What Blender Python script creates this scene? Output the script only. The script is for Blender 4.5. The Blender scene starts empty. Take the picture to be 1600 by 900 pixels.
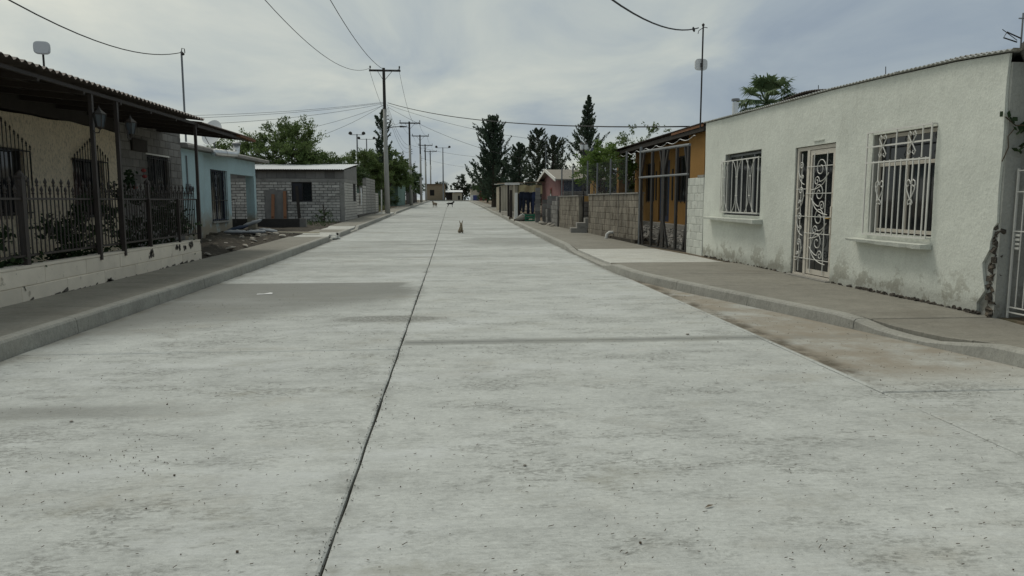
import bpy, math, random
from math import sin, cos, pi, radians, sqrt, atan2
from mathutils import Vector, Matrix
import numpy as np
S = bpy.context.scene
COL = S.collection
rnd = random.Random(7)

# ------------------------------------------------------------------ camera
cam = bpy.data.cameras.new('camera'); cam_o = bpy.data.objects.new('camera', cam); COL.objects.link(cam_o)
cam.lens = 25.875; cam.sensor_width = 36; cam.clip_start = 0.1; cam.clip_end = 4000
cam_o.location = (0, 0, 1.5)
cam_o.rotation_euler = (radians(90 - 6.794), 0, radians(-4.640))
S.camera = cam_o
# ------------------------------------------------------------------ sky, sun, exposure
SUN_AZ, SUN_EL = radians(-40), radians(58)          # azimuth from +Y, negative = left of the street
world = bpy.data.worlds.new('World'); S.world = world; world.use_nodes = True
nt = world.node_tree; nt.nodes.clear()
def WN(t, **kw):
    n = nt.nodes.new(t)
    for k, v in kw.items(): setattr(n, k, v)
    return n
wl = nt.links.new
sky = WN('ShaderNodeTexSky', sky_type='NISHITA', sun_disc=False, sun_elevation=SUN_EL, sun_rotation=SUN_AZ, air_density=1.0, dust_density=2.5, ozone_density=1.0)
tc = WN('ShaderNodeTexCoord')
sep = WN('ShaderNodeSeparateXYZ'); wl(tc.outputs['Generated'], sep.inputs[0])
def wmath(op, a, b=None):
    n = WN('ShaderNodeMath', operation=op)
    for i, q in enumerate((a, b)):
        if q is None: continue
        if isinstance(q, (int, float)): n.inputs[i].default_value = q
        else: wl(q, n.inputs[i])
    return n.outputs[0]
zc = wmath('MAXIMUM', sep.outputs[2], 0.0)
den = wmath('ADD', zc, 0.22)
cx = wmath('DIVIDE', sep.outputs[0], den); cy = wmath('DIVIDE', sep.outputs[1], den)
cmb = WN('ShaderNodeCombineXYZ'); wl(cx, cmb.inputs[0]); wl(cy, cmb.inputs[1])
def wnoise(scale, detail, rough, dist, off):
    mp = WN('ShaderNodeMapping'); mp.inputs['Location'].default_value = off; mp.inputs['Scale'].default_value = (1, 0.75, 1)
    wl(cmb.outputs[0], mp.inputs[0])
    n = WN('ShaderNodeTexNoise'); n.inputs['Scale'].default_value = scale; n.inputs['Detail'].default_value = detail
    n.inputs['Roughness'].default_value = rough; n.inputs['Distortion'].default_value = dist
    wl(mp.outputs[0], n.inputs['Vector']); return n.outputs['Fac']
def wramp(fac, stops):
    r = WN('ShaderNodeValToRGB'); e = r.color_ramp.elements
    while len(e) < len(stops): e.new(0.5)
    for el, (p, c) in zip(e, stops): el.position = p; el.color = (*c, 1)
    wl(fac, r.inputs[0]); return r.outputs[0]
n1 = wnoise(1.5, 6, 0.55, 0.5, (3.1, 1.7, 0)); n2 = wnoise(0.45, 3, 0.5, 0.2, (7.3, 4.1, 0))
nm = wmath('ADD', wmath('MULTIPLY', n1, 0.6), wmath('MULTIPLY', n2, 0.4))
# brightness of the cloud layer grows towards the veiled sun
sd = (sin(SUN_AZ)*cos(SUN_EL), cos(SUN_AZ)*cos(SUN_EL), sin(SUN_EL))
dt = WN('ShaderNodeVectorMath', operation='DOT_PRODUCT'); wl(tc.outputs['Generated'], dt.inputs[0]); dt.inputs[1].default_value = sd
glow = wmath('POWER', wmath('MAXIMUM', dt.outputs['Value'], 0.0), 1.9)
tone = wmath('ADD', wmath('MULTIPLY', glow, 0.60), wmath('MULTIPLY', wmath('SUBTRACT', nm, 0.48), 1.5))
hz = wmath('POWER', wmath('SUBTRACT', 1.0, zc), 9.0)
tone = wmath('ADD', tone, wmath('MULTIPLY', hz, 0.13))
cloud = wramp(tone, [(0.0, (2.8, 3.35, 3.9)), (0.14, (3.45, 4.0, 4.35)), (0.30, (4.85, 5.25, 4.95)), (0.5, (6.6, 6.7, 5.8)), (0.75, (8.6, 8.25, 6.7))])
mx = WN('ShaderNodeMixRGB'); mx.inputs[0].default_value = 0.90; wl(sky.outputs[0], mx.inputs[1]); wl(cloud, mx.inputs[2])
bg = WN('ShaderNodeBackground'); bg.inputs['Strength'].default_value = 0.10; wl(mx.outputs[0], bg.inputs[0])
wo = WN('ShaderNodeOutputWorld'); wl(bg.outputs[0], wo.inputs[0])

sl = bpy.data.lights.new('sun', 'SUN'); sl.energy = 1.25; sl.angle = radians(18); sl.color = (1.0, 0.96, 0.88)
so = bpy.data.objects.new('sun', sl); COL.objects.link(so)
so.rotation_euler = Vector(sd).to_track_quat('Z', 'Y').to_euler()
S.view_settings.view_transform = 'Standard'; S.view_settings.look = 'None'
S.view_settings.exposure = 0.04; S.view_settings.gamma = 1.0; S.view_settings.use_curve_mapping = False
S.cycles.max_bounces = 5; S.cycles.diffuse_bounces = 4; S.cycles.glossy_bounces = 3; S.cycles.transmission_bounces = 4; S.cycles.transparent_max_bounces = 6

# ------------------------------------------------------------------ helpers
def _sub(a, b): return (a[0]-b[0], a[1]-b[1], a[2]-b[2])
class MB:
    """collects faces; build() links them as one mesh object"""
    def __init__(s): s.v = []; s.f = []
    def face(s, pts):
        n = len(s.v); s.v += [tuple(p) for p in pts]; s.f.append(tuple(range(n, n+len(pts))))
    def box(s, x0, x1, y0, y1, z0, z1, M=None):
        n = len(s.v)
        P = [(x0,y0,z0),(x1,y0,z0),(x1,y1,z0),(x0,y1,z0),(x0,y0,z1),(x1,y0,z1),(x1,y1,z1),(x0,y1,z1)]
        if M is not None: P = [tuple(M @ Vector(p)) for p in P]
        s.v += P
        s.f += [tuple(n+i for i in q) for q in ((0,3,2,1),(4,5,6,7),(0,1,5,4),(1,2,6,5),(2,3,7,6),(3,0,4,7))]
        return s
    def hexa(s, P):
        n = len(s.v); s.v += [tuple(p) for p in P]
        s.f += [tuple(n+i for i in q) for q in ((0,3,2,1),(4,5,6,7),(0,1,5,4),(1,2,6,5),(2,3,7,6),(3,0,4,7))]
        return s
    def bar(s, p, q, w, h=None, up=(0,0,1)):
        h = h or w; p = Vector(p); q = Vector(q); d = (q-p).normalized(); u = Vector(up)
        if abs(d.dot(u)) > 0.97: u = Vector((1,0,0))
        a = d.cross(u).normalized()*(w/2); b = a.cross(d).normalized()*(h/2)
        return s.hexa([p-a-b, p+a-b, p+a+b, p-a+b, q-a-b, q+a-b, q+a+b, q-a+b])
    def tube(s, pts, r, n=6, caps=True):
        pts = [Vector(p) for p in pts]; m = len(pts); rs = r if isinstance(r, (list, tuple)) else [r]*m
        base = len(s.v); ref = None
        for i, p in enumerate(pts):
            d = (pts[min(i+1, m-1)] - pts[max(i-1, 0)])
            d = d.normalized() if d.length > 1e-9 else Vector((0,0,1))
            if ref is None: ref = Vector((1,0,0)) if abs(d.x) < 0.8 else Vector((0,1,0))
            a = (ref - d*ref.dot(d)).normalized(); ref = a; b = d.cross(a)
            for k in range(n):
                t = 2*pi*k/n; s.v.append(tuple(p + (a*cos(t) + b*sin(t))*rs[i]))
        for i in range(m-1):
            for k in range(n):
                k2 = (k+1) % n; s.f.append((base+i*n+k, base+i*n+k2, base+(i+1)*n+k2, base+(i+1)*n+k))
        if caps:
            s.f.append(tuple(base+k for k in reversed(range(n)))); s.f.append(tuple(base+(m-1)*n+k for k in range(n)))
        return s
    def lathe(s, prof, n=10, c=(0,0,0), axis='z'):
        base = len(s.v)
        for r, h in prof:
            for k in range(n):
                t = 2*pi*k/n
                q = (r*cos(t), r*sin(t), h) if axis == 'z' else (r*cos(t), h, r*sin(t))
                s.v.append((c[0]+q[0], c[1]+q[1], c[2]+q[2]))
        m = len(prof)
        for i in range(m-1):
            for k in range(n):
                k2 = (k+1) % n; s.f.append((base+i*n+k, base+i*n+k2, base+(i+1)*n+k2, base+(i+1)*n+k))
        s.f.append(tuple(base+k for k in reversed(range(n)))); s.f.append(tuple(base+(m-1)*n+k for k in range(n)))
        return s
    def prism(s, poly, y0, y1, fn=lambda a, y, b: (a, y, b)):
        """polygon in (a,b) extruded from y0 to y1"""
        n = len(s.v); k = len(poly)
        s.v += [fn(a, y0, b) for a, b in poly] + [fn(a, y1, b) for a, b in poly]
        s.f.append(tuple(range(n, n+k))); s.f.append(tuple(reversed(range(n+k, n+2*k))))
        for i in range(k):
            j = (i+1) % k; s.f.append((n+j, n+i, n+k+i, n+k+j))
        return s
    def mesh(s, name, mat, smooth=False):
        me = bpy.data.meshes.new(name); me.from_pydata(s.v, [], s.f)
        me.materials.append(mat)
        if smooth: me.polygons.foreach_set('use_smooth', [True]*len(me.polygons))
        me.update(); return me
    def build(s, name, mat, parent=None, loc=None, smooth=False, rot=None):
        o = bpy.data.objects.new(name, s.mesh(name, mat, smooth)); COL.objects.link(o)
        if parent: o.parent = parent
        if loc: o.location = loc
        if rot: o.rotation_euler = rot
        return o
def tag(o, label=None, cat=None, group=None, kind=None):
    if label: o['label'] = label
    if cat: o['category'] = cat
    if group: o['group'] = group
    if kind: o['kind'] = kind
    return o
def thing(name, label, cat, loc=(0,0,0), rz=0, group=None):
    o = bpy.data.objects.new(name, None); COL.objects.link(o); o.location = loc; o.rotation_euler = (0,0,rz); o.empty_display_size = 0.2
    return tag(o, label, cat, group)
def copy_tree(o, parent=None):
    c = o.copy(); COL.objects.link(c); c.parent = parent
    for ch in o.children: copy_tree(ch, c)
    return c
def inst(me, name, parent, loc, rot=None, scale=None):
    o = bpy.data.objects.new(name, me); COL.objects.link(o); o.parent = parent; o.location = loc
    if rot: o.rotation_euler = rot
    if scale: o.scale = scale
    return o
def lerp(a, b, t): return a+(b-a)*t
def interp(tab, x):
    if x <= tab[0][0]: return tab[0][1]
    for (a, va), (b, vb) in zip(tab, tab[1:]):
        if x <= b: return lerp(va, vb, (x-a)/(b-a))
    return tab[-1][1]

# ------------------------------------------------------------------ materials
class NB:
    def __init__(s, name):
        s.m = bpy.data.materials.new(name); s.m.use_nodes = True; s.t = s.m.node_tree; s.t.nodes.clear(); s.pos = None
    def n(s, t, **kw):
        q = s.t.nodes.new(t)
        for k, v in kw.items(): setattr(q, k, v)
        return q
    def put(s, sock, v):
        if isinstance(v, bpy.types.NodeSocket): s.t.links.new(v, sock)
        elif isinstance(v, (tuple, list)) and len(v) == 3 and sock.type == 'RGBA': sock.default_value = (*v, 1)
        else: sock.default_value = v
    def P(s, scale=(1,1,1), loc=(0,0,0)):
        if s.pos is None: s.pos = s.n('ShaderNodeNewGeometry').outputs['Position']
        mp = s.n('ShaderNodeMapping'); s.put(mp.inputs['Vector'], s.pos); mp.inputs['Scale'].default_value = scale; mp.inputs['Location'].default_value = loc
        return mp.outputs[0]
    def noise(s, scale=1, detail=4, rough=0.55, stretch=(1,1,1), loc=(0,0,0), dist=0):
        q = s.n('ShaderNodeTexNoise'); s.put(q.inputs['Vector'], s.P(stretch, loc)); q.inputs['Scale'].default_value = scale
        q.inputs['Detail'].default_value = detail; q.inputs['Roughness'].default_value = rough; q.inputs['Distortion'].default_value = dist
        return q.outputs['Fac']
    def math(s, op, a, b=None, c=None):
        q = s.n('ShaderNodeMath', operation=op)
        for i, v in enumerate((a, b, c)):
            if v is not None: s.put(q.inputs[i], v)
        return q.outputs[0]
    def mix(s, f, a, b, mode='MIX'):
        q = s.n('ShaderNodeMixRGB', blend_type=mode); s.put(q.inputs[0], f); s.put(q.inputs[1], a); s.put(q.inputs[2], b); return q.outputs[0]
    def step(s, v, a, b):
        q = s.n('ShaderNodeMapRange', interpolation_type='SMOOTHSTEP'); s.put(q.inputs[0], v); q.inputs[1].default_value = a; q.inputs[2].default_value = b
        return q.outputs[0]
    def xyz(s):
        q = s.n('ShaderNodeSeparateXYZ'); s.put(q.inputs[0], s.P()); return q.outputs
    def scale_col(s, col, f):
        q = s.n('ShaderNodeVectorMath', operation='SCALE'); s.put(q.inputs[0], col); s.put(q.inputs['Scale'], f); return q.outputs[0]
    def rand(s): return s.n('ShaderNodeObjectInfo').outputs['Random']
    def out(s, col, rough=0.85, bump=None, bstr=0.3, bdist=0.01, metal=0, spec=0.3, trans=None):
        p = s.n('ShaderNodeBsdfPrincipled'); s.put(p.inputs['Base Color'], col); s.put(p.inputs['Roughness'], rough); s.put(p.inputs['Metallic'], metal)
        s.put(p.inputs['Specular IOR Level'], spec)
        if bump is not None:
            b = s.n('ShaderNodeBump'); b.inputs['Strength'].default_value = bstr; b.inputs['Distance'].default_value = bdist
            s.put(b.inputs['Height'], bump); s.put(p.inputs['Normal'], b.outputs[0])
        o = s.n('ShaderNodeOutputMaterial'); sh = p.outputs[0]
        if trans:
            t = s.n('ShaderNodeBsdfTranslucent'); s.put(t.inputs[0], col)
            x = s.n('ShaderNodeMixShader'); x.inputs[0].default_value = trans; s.put(x.inputs[1], sh); s.put(x.inputs[2], t.outputs[0]); sh = x.outputs[0]
        s.put(o.inputs[0], sh); return s.m
def mat(name, col, rough=0.85, var=0.25, scale=2.5, detail=5, col2=None, c2=(0.5, 0.7), bump=0.3, bscale=35, bdist=0.006, rand=0.0, metal=0, spec=0.3, stretch=(1,1,1), trans=None):
    b = NB(name)
    n = b.noise(scale, detail, 0.6, stretch)
    f = b.math('MULTIPLY_ADD', n, 2*var, 1-var)
    c = b.scale_col(col, f)
    if col2 is not None:
        c = b.mix(b.step(b.noise(scale*1.7, 6, 0.65, stretch, (5,3,1)), c2[0], c2[1]), c, col2)
    if rand: c = b.scale_col(c, b.math('MULTIPLY_ADD', b.rand(), 2*rand, 1-rand))
    bm = b.noise(bscale, 4, 0.6) if bump else None
    return b.out(c, rough, bm, bump, bdist, metal, spec, trans)

def ground_grey(name, base, dirt, dirt_amt, road=False):
    b = NB(name); x, y, z = b.xyz()
    big = b.noise(0.35, 4, 0.6, (0.55, 1, 1)); mid = b.noise(2.0, 7, 0.7, (0.8, 1, 1), (4,2,0))
    streak = b.noise(3.0, 6, 0.7, (0.25, 5, 1)); fine = b.noise(16, 5, 0.74, (1.0, 2.3, 1)); speck = b.noise(45, 3, 0.6)
    grit = b.noise(170, 2, 0.5); tine = b.noise(1.0, 3, 0.6, (1.6, 115, 1), (0,3,0)); mot = b.step(b.noise(4.5, 8, 0.78, (0.7, 1.2, 1), (17,5,0)), 0.42, 0.66)
    f = None
    for src, amp in ((big, .55), (mid, .75), (streak, .2), (fine, .8), (tine, .42 if road else .2), (grit, .6), (b.noise(32, 5, .7, (.8, 1.3, 1), (5,5,0)), .7)):
        q = b.math('MULTIPLY', b.math('SUBTRACT', src, .5), amp); f = q if f is None else b.math('ADD', f, q)
    f = b.math('SUBTRACT', b.math('ADD', b.math('MULTIPLY', f, 0.8), 1.07), b.math('MULTIPLY', mot, 0.15))
    c = b.scale_col(base, f)
    c = b.mix(b.math('MULTIPLY', b.step(b.noise(0.8, 6, 0.7, (0.6, 1, 1), (1,8,0)), 0.52, 0.75), dirt_amt), c, dirt)
    c = b.scale_col(c, b.math('SUBTRACT', 1.0, b.math('MULTIPLY', b.step(speck, 0.64, 0.71), 0.4)))
    rough = 0.8
    if road:
        def band(v, a, b1, c1, d):  # 1 between b1 and c1 with soft flanks
            return b.math('MULTIPLY', b.step(v, a, b1), b.math('SUBTRACT', 1.0, b.step(v, c1, d)))
        wob = b.math('MULTIPLY', b.math('SUBTRACT', b.noise(0.9, 5, 0.65, (1, 1, 1), (9,9,0)), 0.5), 1.6)
        yw = b.math('ADD', y, wob); xw = b.math('ADD', x, wob)
        # damp slab: crisp joint on the far side, feathered towards the camera and the centre joint
        fy = b.math('ADD', yw, b.math('MULTIPLY', b.math('ADD', x, 3.7), -0.85))
        w1 = b.math('MULTIPLY', b.step(fy, 7.4, 9.8), b.math('SUBTRACT', 1.0, b.step(y, 13.56, 13.62)))
        w1 = b.math('MULTIPLY', w1, b.math('SUBTRACT', 1.0, b.step(xw, -0.95, -0.45)))
        w2 = b.math('MULTIPLY', b.math('MULTIPLY', band(yw, 23.5, 24.2, 27.6, 27.9), b.step(xw, 0.0, 1.0)), 0.5)
        l1 = b.math('MULTIPLY', b.math('MULTIPLY', band(b.math('ADD', y, b.math('MULTIPLY', wob, 0.12)), 7.55, 7.68, 7.80, 7.95), b.step(x, -0.55, -0.5)), 0.62)
        l2 = b.math('MULTIPLY', b.math('MULTIPLY', band(b.math('ADD', y, b.math('MULTIPLY', wob, 0.12)), 5.1, 5.25, 5.4, 5.62), b.math('SUBTRACT', 1.0, b.step(x, -2.6, -1.2))), 0.55)
        # tyre-brushed dark bands further along
        st = b.math('MULTIPLY', b.math('MULTIPLY', b.step(b.noise(0.5, 5, 0.75, (0.16, 1.1, 1), (2,5,0)), 0.45, 0.62), b.step(y, 12, 22)), 0.5)
        # puddle of silt at the centre joint, scuffs near the camera
        dx = b.math('ADD', x, 0.85); dy = b.math('SUBTRACT', y, 9.35)
        r2 = b.math('ADD', b.math('MULTIPLY', dx, b.math('MULTIPLY', dx, 1.1)), b.math('MULTIPLY', dy, b.math('MULTIPLY', dy, 6.0)))
        sp = b.math('MULTIPLY', b.math('SUBTRACT', 1.0, b.step(b.math('ADD', r2, b.math('MULTIPLY', wob, 0.5)), 0.25, 0.75)), b.math('MULTIPLY_ADD', b.step(b.noise(22, 4, 0.7), 0.4, 0.55), 0.45, 0.4))
        sc = b.math('MULTIPLY', b.step(b.noise(1.3, 6, 0.8, (0.7, 1.5, 1), (13,3,0)), 0.50, 0.60), b.step(b.noise(26, 4, 0.75, (0.7, 1.4, 1)), 0.44, 0.56))
        sc = b.math('MULTIPLY', sc, 0.62)
        cj = b.math('MULTIPLY', b.math('SUBTRACT', 1.0, b.step(b.math('ABSOLUTE', b.math('ADD', x, 0.545)), 0.02, 0.16)), b.step(b.noise(1.6, 5, 0.7, (1,1,1), (3,3,3)), 0.5, 0.7))
        dark = b.math('MAXIMUM', b.math('MAXIMUM', b.math('MULTIPLY', w1, 0.80), b.math('MAXIMUM', w2, st)), b.math('MAXIMUM', b.math('MAXIMUM', l1, l2), b.math('MAXIMUM', sp, b.math('MAXIMUM', sc, b.math('MULTIPLY', cj, 0.7)))))
        c = b.mix(dark, c, (0.175, 0.178, 0.160))
        # pale cement dust
        c = b.mix(b.math('MULTIPLY', b.step(b.noise(0.7, 6, 0.7, (0.45, 1, 1), (21,4,0)), 0.52, 0.70), b.math('MULTIPLY', b.math('SUBTRACT', 1.0, dark), 0.6)), c, (0.57, 0.59, 0.58))
        c = b.mix(b.math('MULTIPLY', b.step(b.noise(1.5, 7, 0.75, (0.7, 1, 1), (31,14,0)), 0.55, 0.72), 0.5), c, (0.27, 0.265, 0.215))
        # brown silt left in the bay beside the right-hand kerb
        bay = b.math('MULTIPLY', b.step(x, 3.38, 3.42), b.step(b.math('ADD', y, wob), 5.3, 6.6))
        c = b.mix(b.math('MULTIPLY', bay, b.math('MULTIPLY_ADD', b.step(b.noise(1.1, 6, 0.65, (0.8, 0.8, 1), (6,1,0)), 0.34, 0.58), 0.72, 0.18)), c, (0.27, 0.235, 0.182))
        c = b.mix(b.math('MULTIPLY', b.math('MULTIPLY', b.math('SUBTRACT', 1.0, b.step(b.math('ABSOLUTE', b.math('SUBTRACT', x, 3.44)), 0.03, b.math('ABSOLUTE', 0.17) if False else 0.20)), bay), b.step(b.noise(3, 6, 0.7, (1,1,1), (2,7,0)), 0.36, 0.6)), c, (0.115, 0.10, 0.075))
        gl = b.math('SUBTRACT', 1.0, b.step(b.math('ABSOLUTE', b.math('ADD', x, 4.25)), 0.01, 0.22))
        gr_ = b.math('MULTIPLY', b.math('SUBTRACT', 1.0, b.step(b.math('ABSOLUTE', b.math('SUBTRACT', x, 3.36)), 0.01, 0.16)), b.step(y, 13.5, 15))
        c = b.mix(b.math('MULTIPLY', b.math('MAXIMUM', gl, gr_), b.math('MULTIPLY_ADD', b.step(b.noise(2.4, 6, 0.7, (1,.6,1), (5,9,0)), 0.38, 0.62), 0.55, 0.15)), c, (0.12, 0.11, 0.085))
        rough = 0.86
    h = b.math('ADD', b.math('ADD', b.math('MULTIPLY', fine, 1.0), b.math('MULTIPLY', tine, 0.8)), b.math('ADD', b.math('MULTIPLY', speck, 0.35), b.math('MULTIPLY', grit, 0.3)))
    return b.out(c, rough, h, 0.55, 0.006, 0, 0.25)

def paint_wall(name, col, stain, zlo, amt, bump=0.5, bscale=18, dirt=(0.10,0.09,0.07), coarse=0.0, streak=0.25, pth=(.60,.66), pl=.12):
    b = NB(name); x, y, z = b.xyz()
    n = b.noise(1.2, 6, 0.6); n2 = b.noise(6, 5, 0.65, (1,1,1), (3,1,2))
    c = b.scale_col(col, b.math('MULTIPLY_ADD', n, 0.34, 0.83))
    c = b.scale_col(c, b.math('MULTIPLY_ADD', n2, 0.22, 0.89))
    vs = b.step(b.noise(3.0, 5, 0.7, (1,1,0.12), (7,2,0)), 0.52, 0.75)
    c = b.mix(b.math('MULTIPLY', vs, streak), c, stain)
    low = b.math('SUBTRACT', 1.0, b.step(z, zlo*0.35, zlo))
    pe = b.step(b.math('ADD', b.noise(2.1, 7, 0.72, (1,1,1.2), (1,1,9)), b.math('MULTIPLY', low, pl)), pth[0], pth[1])
    c = b.mix(b.math('MULTIPLY', b.math('MULTIPLY', pe, low), amt), c, stain)
    lo2 = b.math('SUBTRACT', 1.0, b.step(b.math('ADD', z, b.math('MULTIPLY', n2, -0.25)), 0.10, 0.30))
    c = b.mix(b.math('MULTIPLY', lo2, 0.38*min(1, amt*1.3)), c, dirt)
    if coarse: c = b.scale_col(c, b.math('SUBTRACT', 1.0, b.math('MULTIPLY', b.step(b.noise(24, 5, 0.75, (1,1,.5), (4,4,4)), 0.47, 0.66), 0.45)))  # paints shade of the coarse plaster's pits into the colour, besides the bump
    c = b.scale_col(c, b.math('SUBTRACT', 1.06, b.math('MULTIPLY', b.step(b.noise(40, 4, 0.7, (1,1,1), (8,2,5)), 0.42, 0.68), 0.13)))
    h = b.math('ADD', b.noise(bscale, 6, 0.7), b.math('MULTIPLY', b.noise(bscale*0.25, 4, 0.6, (1,1,1), (2,2,2)), 1.0+coarse))
    return b.out(c, 0.88, h, bump, 0.015+coarse*0.02, 0, 0.2)

K = {}
K['road'] = ground_grey('road_concrete', (0.44, 0.455, 0.43), (0.31, 0.275, 0.205), 0.40, True)
K['kerb'] = ground_grey('kerb_concrete', (0.31, 0.305, 0.27), (0.23, 0.21, 0.165), 0.4)
K['walk'] = ground_grey('sidewalk_concrete', (0.225, 0.215, 0.182), (0.15, 0.134, 0.105), 0.6)
K['apron'] = ground_grey('pale_concrete', (0.46, 0.46, 0.42), (0.33, 0.30, 0.24), 0.4)
K['joint'] = mat('joint_dirt', (0.06, 0.056, 0.045), 0.95, 0.4, 8, bump=0.5)
K['dirt'] = mat('dirt', (0.17, 0.135, 0.095), 0.95, 0.4, 1.2, col2=(0.09, 0.085, 0.05), bump=0.8, bscale=18, bdist=0.03)
K['mud'] = mat('dark_dirt', (0.045, 0.038, 0.028), 0.95, 0.5, 3.0, col2=(0.11, 0.095, 0.07), bump=0.9, bscale=25, bdist=0.03)
K['white_wall'] = paint_wall('pale_mint_plaster', (0.64, 0.66, 0.59), (0.36, 0.355, 0.295), 0.85, 0.75, 0.6, 16, streak=0.2)
K['ledge'] = paint_wall('ledge_plaster', (0.56, 0.58, 0.52), (0.30, 0.29, 0.25), 0.5, 0.3, 0.8, 25)
K['adobe'] = mat('bare_masonry', (0.075, 0.066, 0.054), 0.95, 0.5, 6, col2=(0.17, 0.14, 0.105), bump=1.0, bscale=22, bdist=0.04)
K['yellow'] = paint_wall('ochre_textured_plaster', (0.76, 0.655, 0.48), (0.56, 0.45, 0.30), 1.0, 0.3, 1.0, 26, coarse=0.6, streak=0.35)
K['cyan'] = paint_wall('turquoise_plaster', (0.38, 0.50, 0.51), (0.27, 0.22, 0.15), 1.5, 0.9, 0.5, 20, dirt=(0.13,0.10,0.07), pth=(.50,.70), pl=.22)
K['block'] = mat('cinder_block', (0.175, 0.168, 0.155), 0.95, 0.3, 4, bump=0.7, bscale=45, rand=0.28)
K['blockbrown'] = mat('brown_cinder_block', (0.225, 0.202, 0.162), 0.95, 0.4, 3, col2=(0.11,0.093,0.07), c2=(0.47,0.62), bump=0.7, bscale=45, rand=0.16, stretch=(1,1,0.3))
K['mortar'] = mat('mortar', (0.115, 0.105, 0.09), 0.95, 0.3, 6, bump=0.6)
K['greybrick'] = mat('pale_grey_block', (0.46, 0.44, 0.395), 0.95, 0.25, 4, col2=(0.25,0.24,0.215), bump=0.6, bscale=40, rand=0.26)
K['greymortar'] = mat('grey_mortar', (0.125, 0.122, 0.115), 0.95, 0.3, 5, bump=0.6)
K['concrete'] = mat('cast_concrete', (0.27, 0.26, 0.235), 0.9, 0.3, 2.5, col2=(0.17,0.16,0.14), bump=0.5, bscale=30)
K['whiteblock'] = mat('whitewashed_block', (0.56, 0.575, 0.52), 0.9, 0.22, 4, col2=(0.36,0.355,0.31), c2=(0.56,0.7), bump=0.5, bscale=40, rand=0.10)
K['creamblock'] = mat('cream_painted_block', (0.72, 0.655, 0.545), 0.9, 0.2, 3, col2=(0.42,0.375,0.30), c2=(0.60,0.72), bump=0.5, bscale=35, rand=0.07)
K['iron'] = mat('dark_iron', (0.026, 0.024, 0.022), 0.55, 0.4, 6, col2=(0.06,0.04,0.028), bump=0.3, bscale=60, spec=0.4)
K['ironbrown'] = mat('brown_painted_iron', (0.040, 0.032, 0.027), 0.55, 0.35, 5, bump=0.3, bscale=60, spec=0.4)
K['steel'] = mat('galvanised_steel', (0.62, 0.63, 0.62), 0.35, 0.2, 5, bump=0.1, metal=0.7)
K['greysteel'] = mat('grey_tube', (0.20, 0.21, 0.215), 0.45, 0.2, 6, bump=0.1, metal=0.4)
K['whitemetal'] = mat('white_painted_iron', (0.66, 0.65, 0.60), 0.5, 0.15, 8, col2=(0.45,0.40,0.32), c2=(0.62,0.75), bump=0.2)
K['creammetal'] = mat('cream_painted_iron', (0.60, 0.555, 0.475), 0.5, 0.15, 8, bump=0.2)
K['sheet'] = mat('dark_corrugated_sheet', (0.10, 0.085, 0.075), 0.6, 0.35, 3, col2=(0.06,0.045,0.035), bump=0.2, metal=0.3)
K['sheetgrey'] = mat('grey_corrugated_sheet', (0.44, 0.445, 0.42), 0.6, 0.25, 3, col2=(0.28,0.25,0.21), bump=0.2, metal=0.0)
K['sheetwhite'] = mat('white_corrugated_sheet', (0.74, 0.75, 0.75), 0.45, 0.12, 3, bump=0.1, metal=0.1)
K['wood'] = mat('weathered_timber', (0.16, 0.125, 0.085), 0.85, 0.35, 6, bump=0.4, stretch=(1,1,0.2), rand=0.25)
K['rust'] = mat('rusty_brown_timber', (0.15, 0.07, 0.035), 0.85, 0.35, 4, bump=0.4)
K['darkwood'] = mat('dark_timber', (0.040, 0.034, 0.028), 0.85, 0.35, 5, bump=0.4)
K['boards'] = mat('beige_board', (0.48, 0.43, 0.33), 0.85, 0.3, 4, stretch=(1,1,0.15), rand=0.3, bump=0.3)
K['orangewall'] = paint_wall('orange_plaster', (0.30, 0.165, 0.05), (0.19, 0.10, 0.035), 0.9, 0.5, 0.5, 22)
K['orangeboard'] = mat('orange_board', (0.26, 0.125, 0.065), 0.8, 0.25, 5, bump=0.3)
K['ochre'] = mat('ochre_plank', (0.42, 0.255, 0.09), 0.8, 0.3, 5, bump=0.3, rand=0.2)
K['pink'] = mat('dusty_pink_plaster', (0.22, 0.115, 0.11), 0.9, 0.3, 2, bump=0.4)
K['navy'] = mat('navy_wall', (0.035, 0.045, 0.075), 0.8, 0.3, 2, bump=0.3)
K['shingle'] = mat('grey_roofing', (0.24, 0.22, 0.185), 0.9, 0.25, 4, bump=0.5)
K['trim'] = mat('white_trim', (0.66, 0.65, 0.60), 0.7, 0.15, 6, bump=0.2)
K['dark'] = mat('dark_room', (0.018, 0.017, 0.016), 0.9, 0.2, 2, bump=0)  # near-black colour standing in for the darkness of unlit interiors
K['glass'] = mat('window_glass', (0.012, 0.014, 0.016), 0.06, 0.1, 1, bump=0.04, bscale=2, spec=0.5)
K['curtain'] = mat('pale_curtain', (0.42, 0.44, 0.42), 0.9, 0.2, 6, stretch=(6,6,0.3), bump=0.3)
K['bluecurtain'] = mat('blue_curtain', (0.05, 0.075, 0.12), 0.9, 0.3, 5, stretch=(6,6,0.3), bump=0.3)
K['pole'] = mat('concrete_pole', (0.37, 0.365, 0.33), 0.9, 0.18, 2, bump=0.3, stretch=(1,1,0.3))
K['poletop'] = mat('tarred_pole_top', (0.045, 0.042, 0.037), 0.85, 0.3, 3, bump=0.3)
K['wire'] = mat('cable', (0.022, 0.022, 0.022), 0.6, 0.1, 2, bump=0)
K['whitepl'] = mat('white_plastic', (0.72, 0.73, 0.72), 0.45, 0.06, 4, bump=0)
K['pvc'] = mat('white_pipe', (0.62, 0.61, 0.57), 0.5, 0.15, 6, bump=0)
K['stone'] = mat('pale_rubble', (0.33, 0.305, 0.26), 0.95, 0.3, 5, bump=0.6, rand=0.4)
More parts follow.
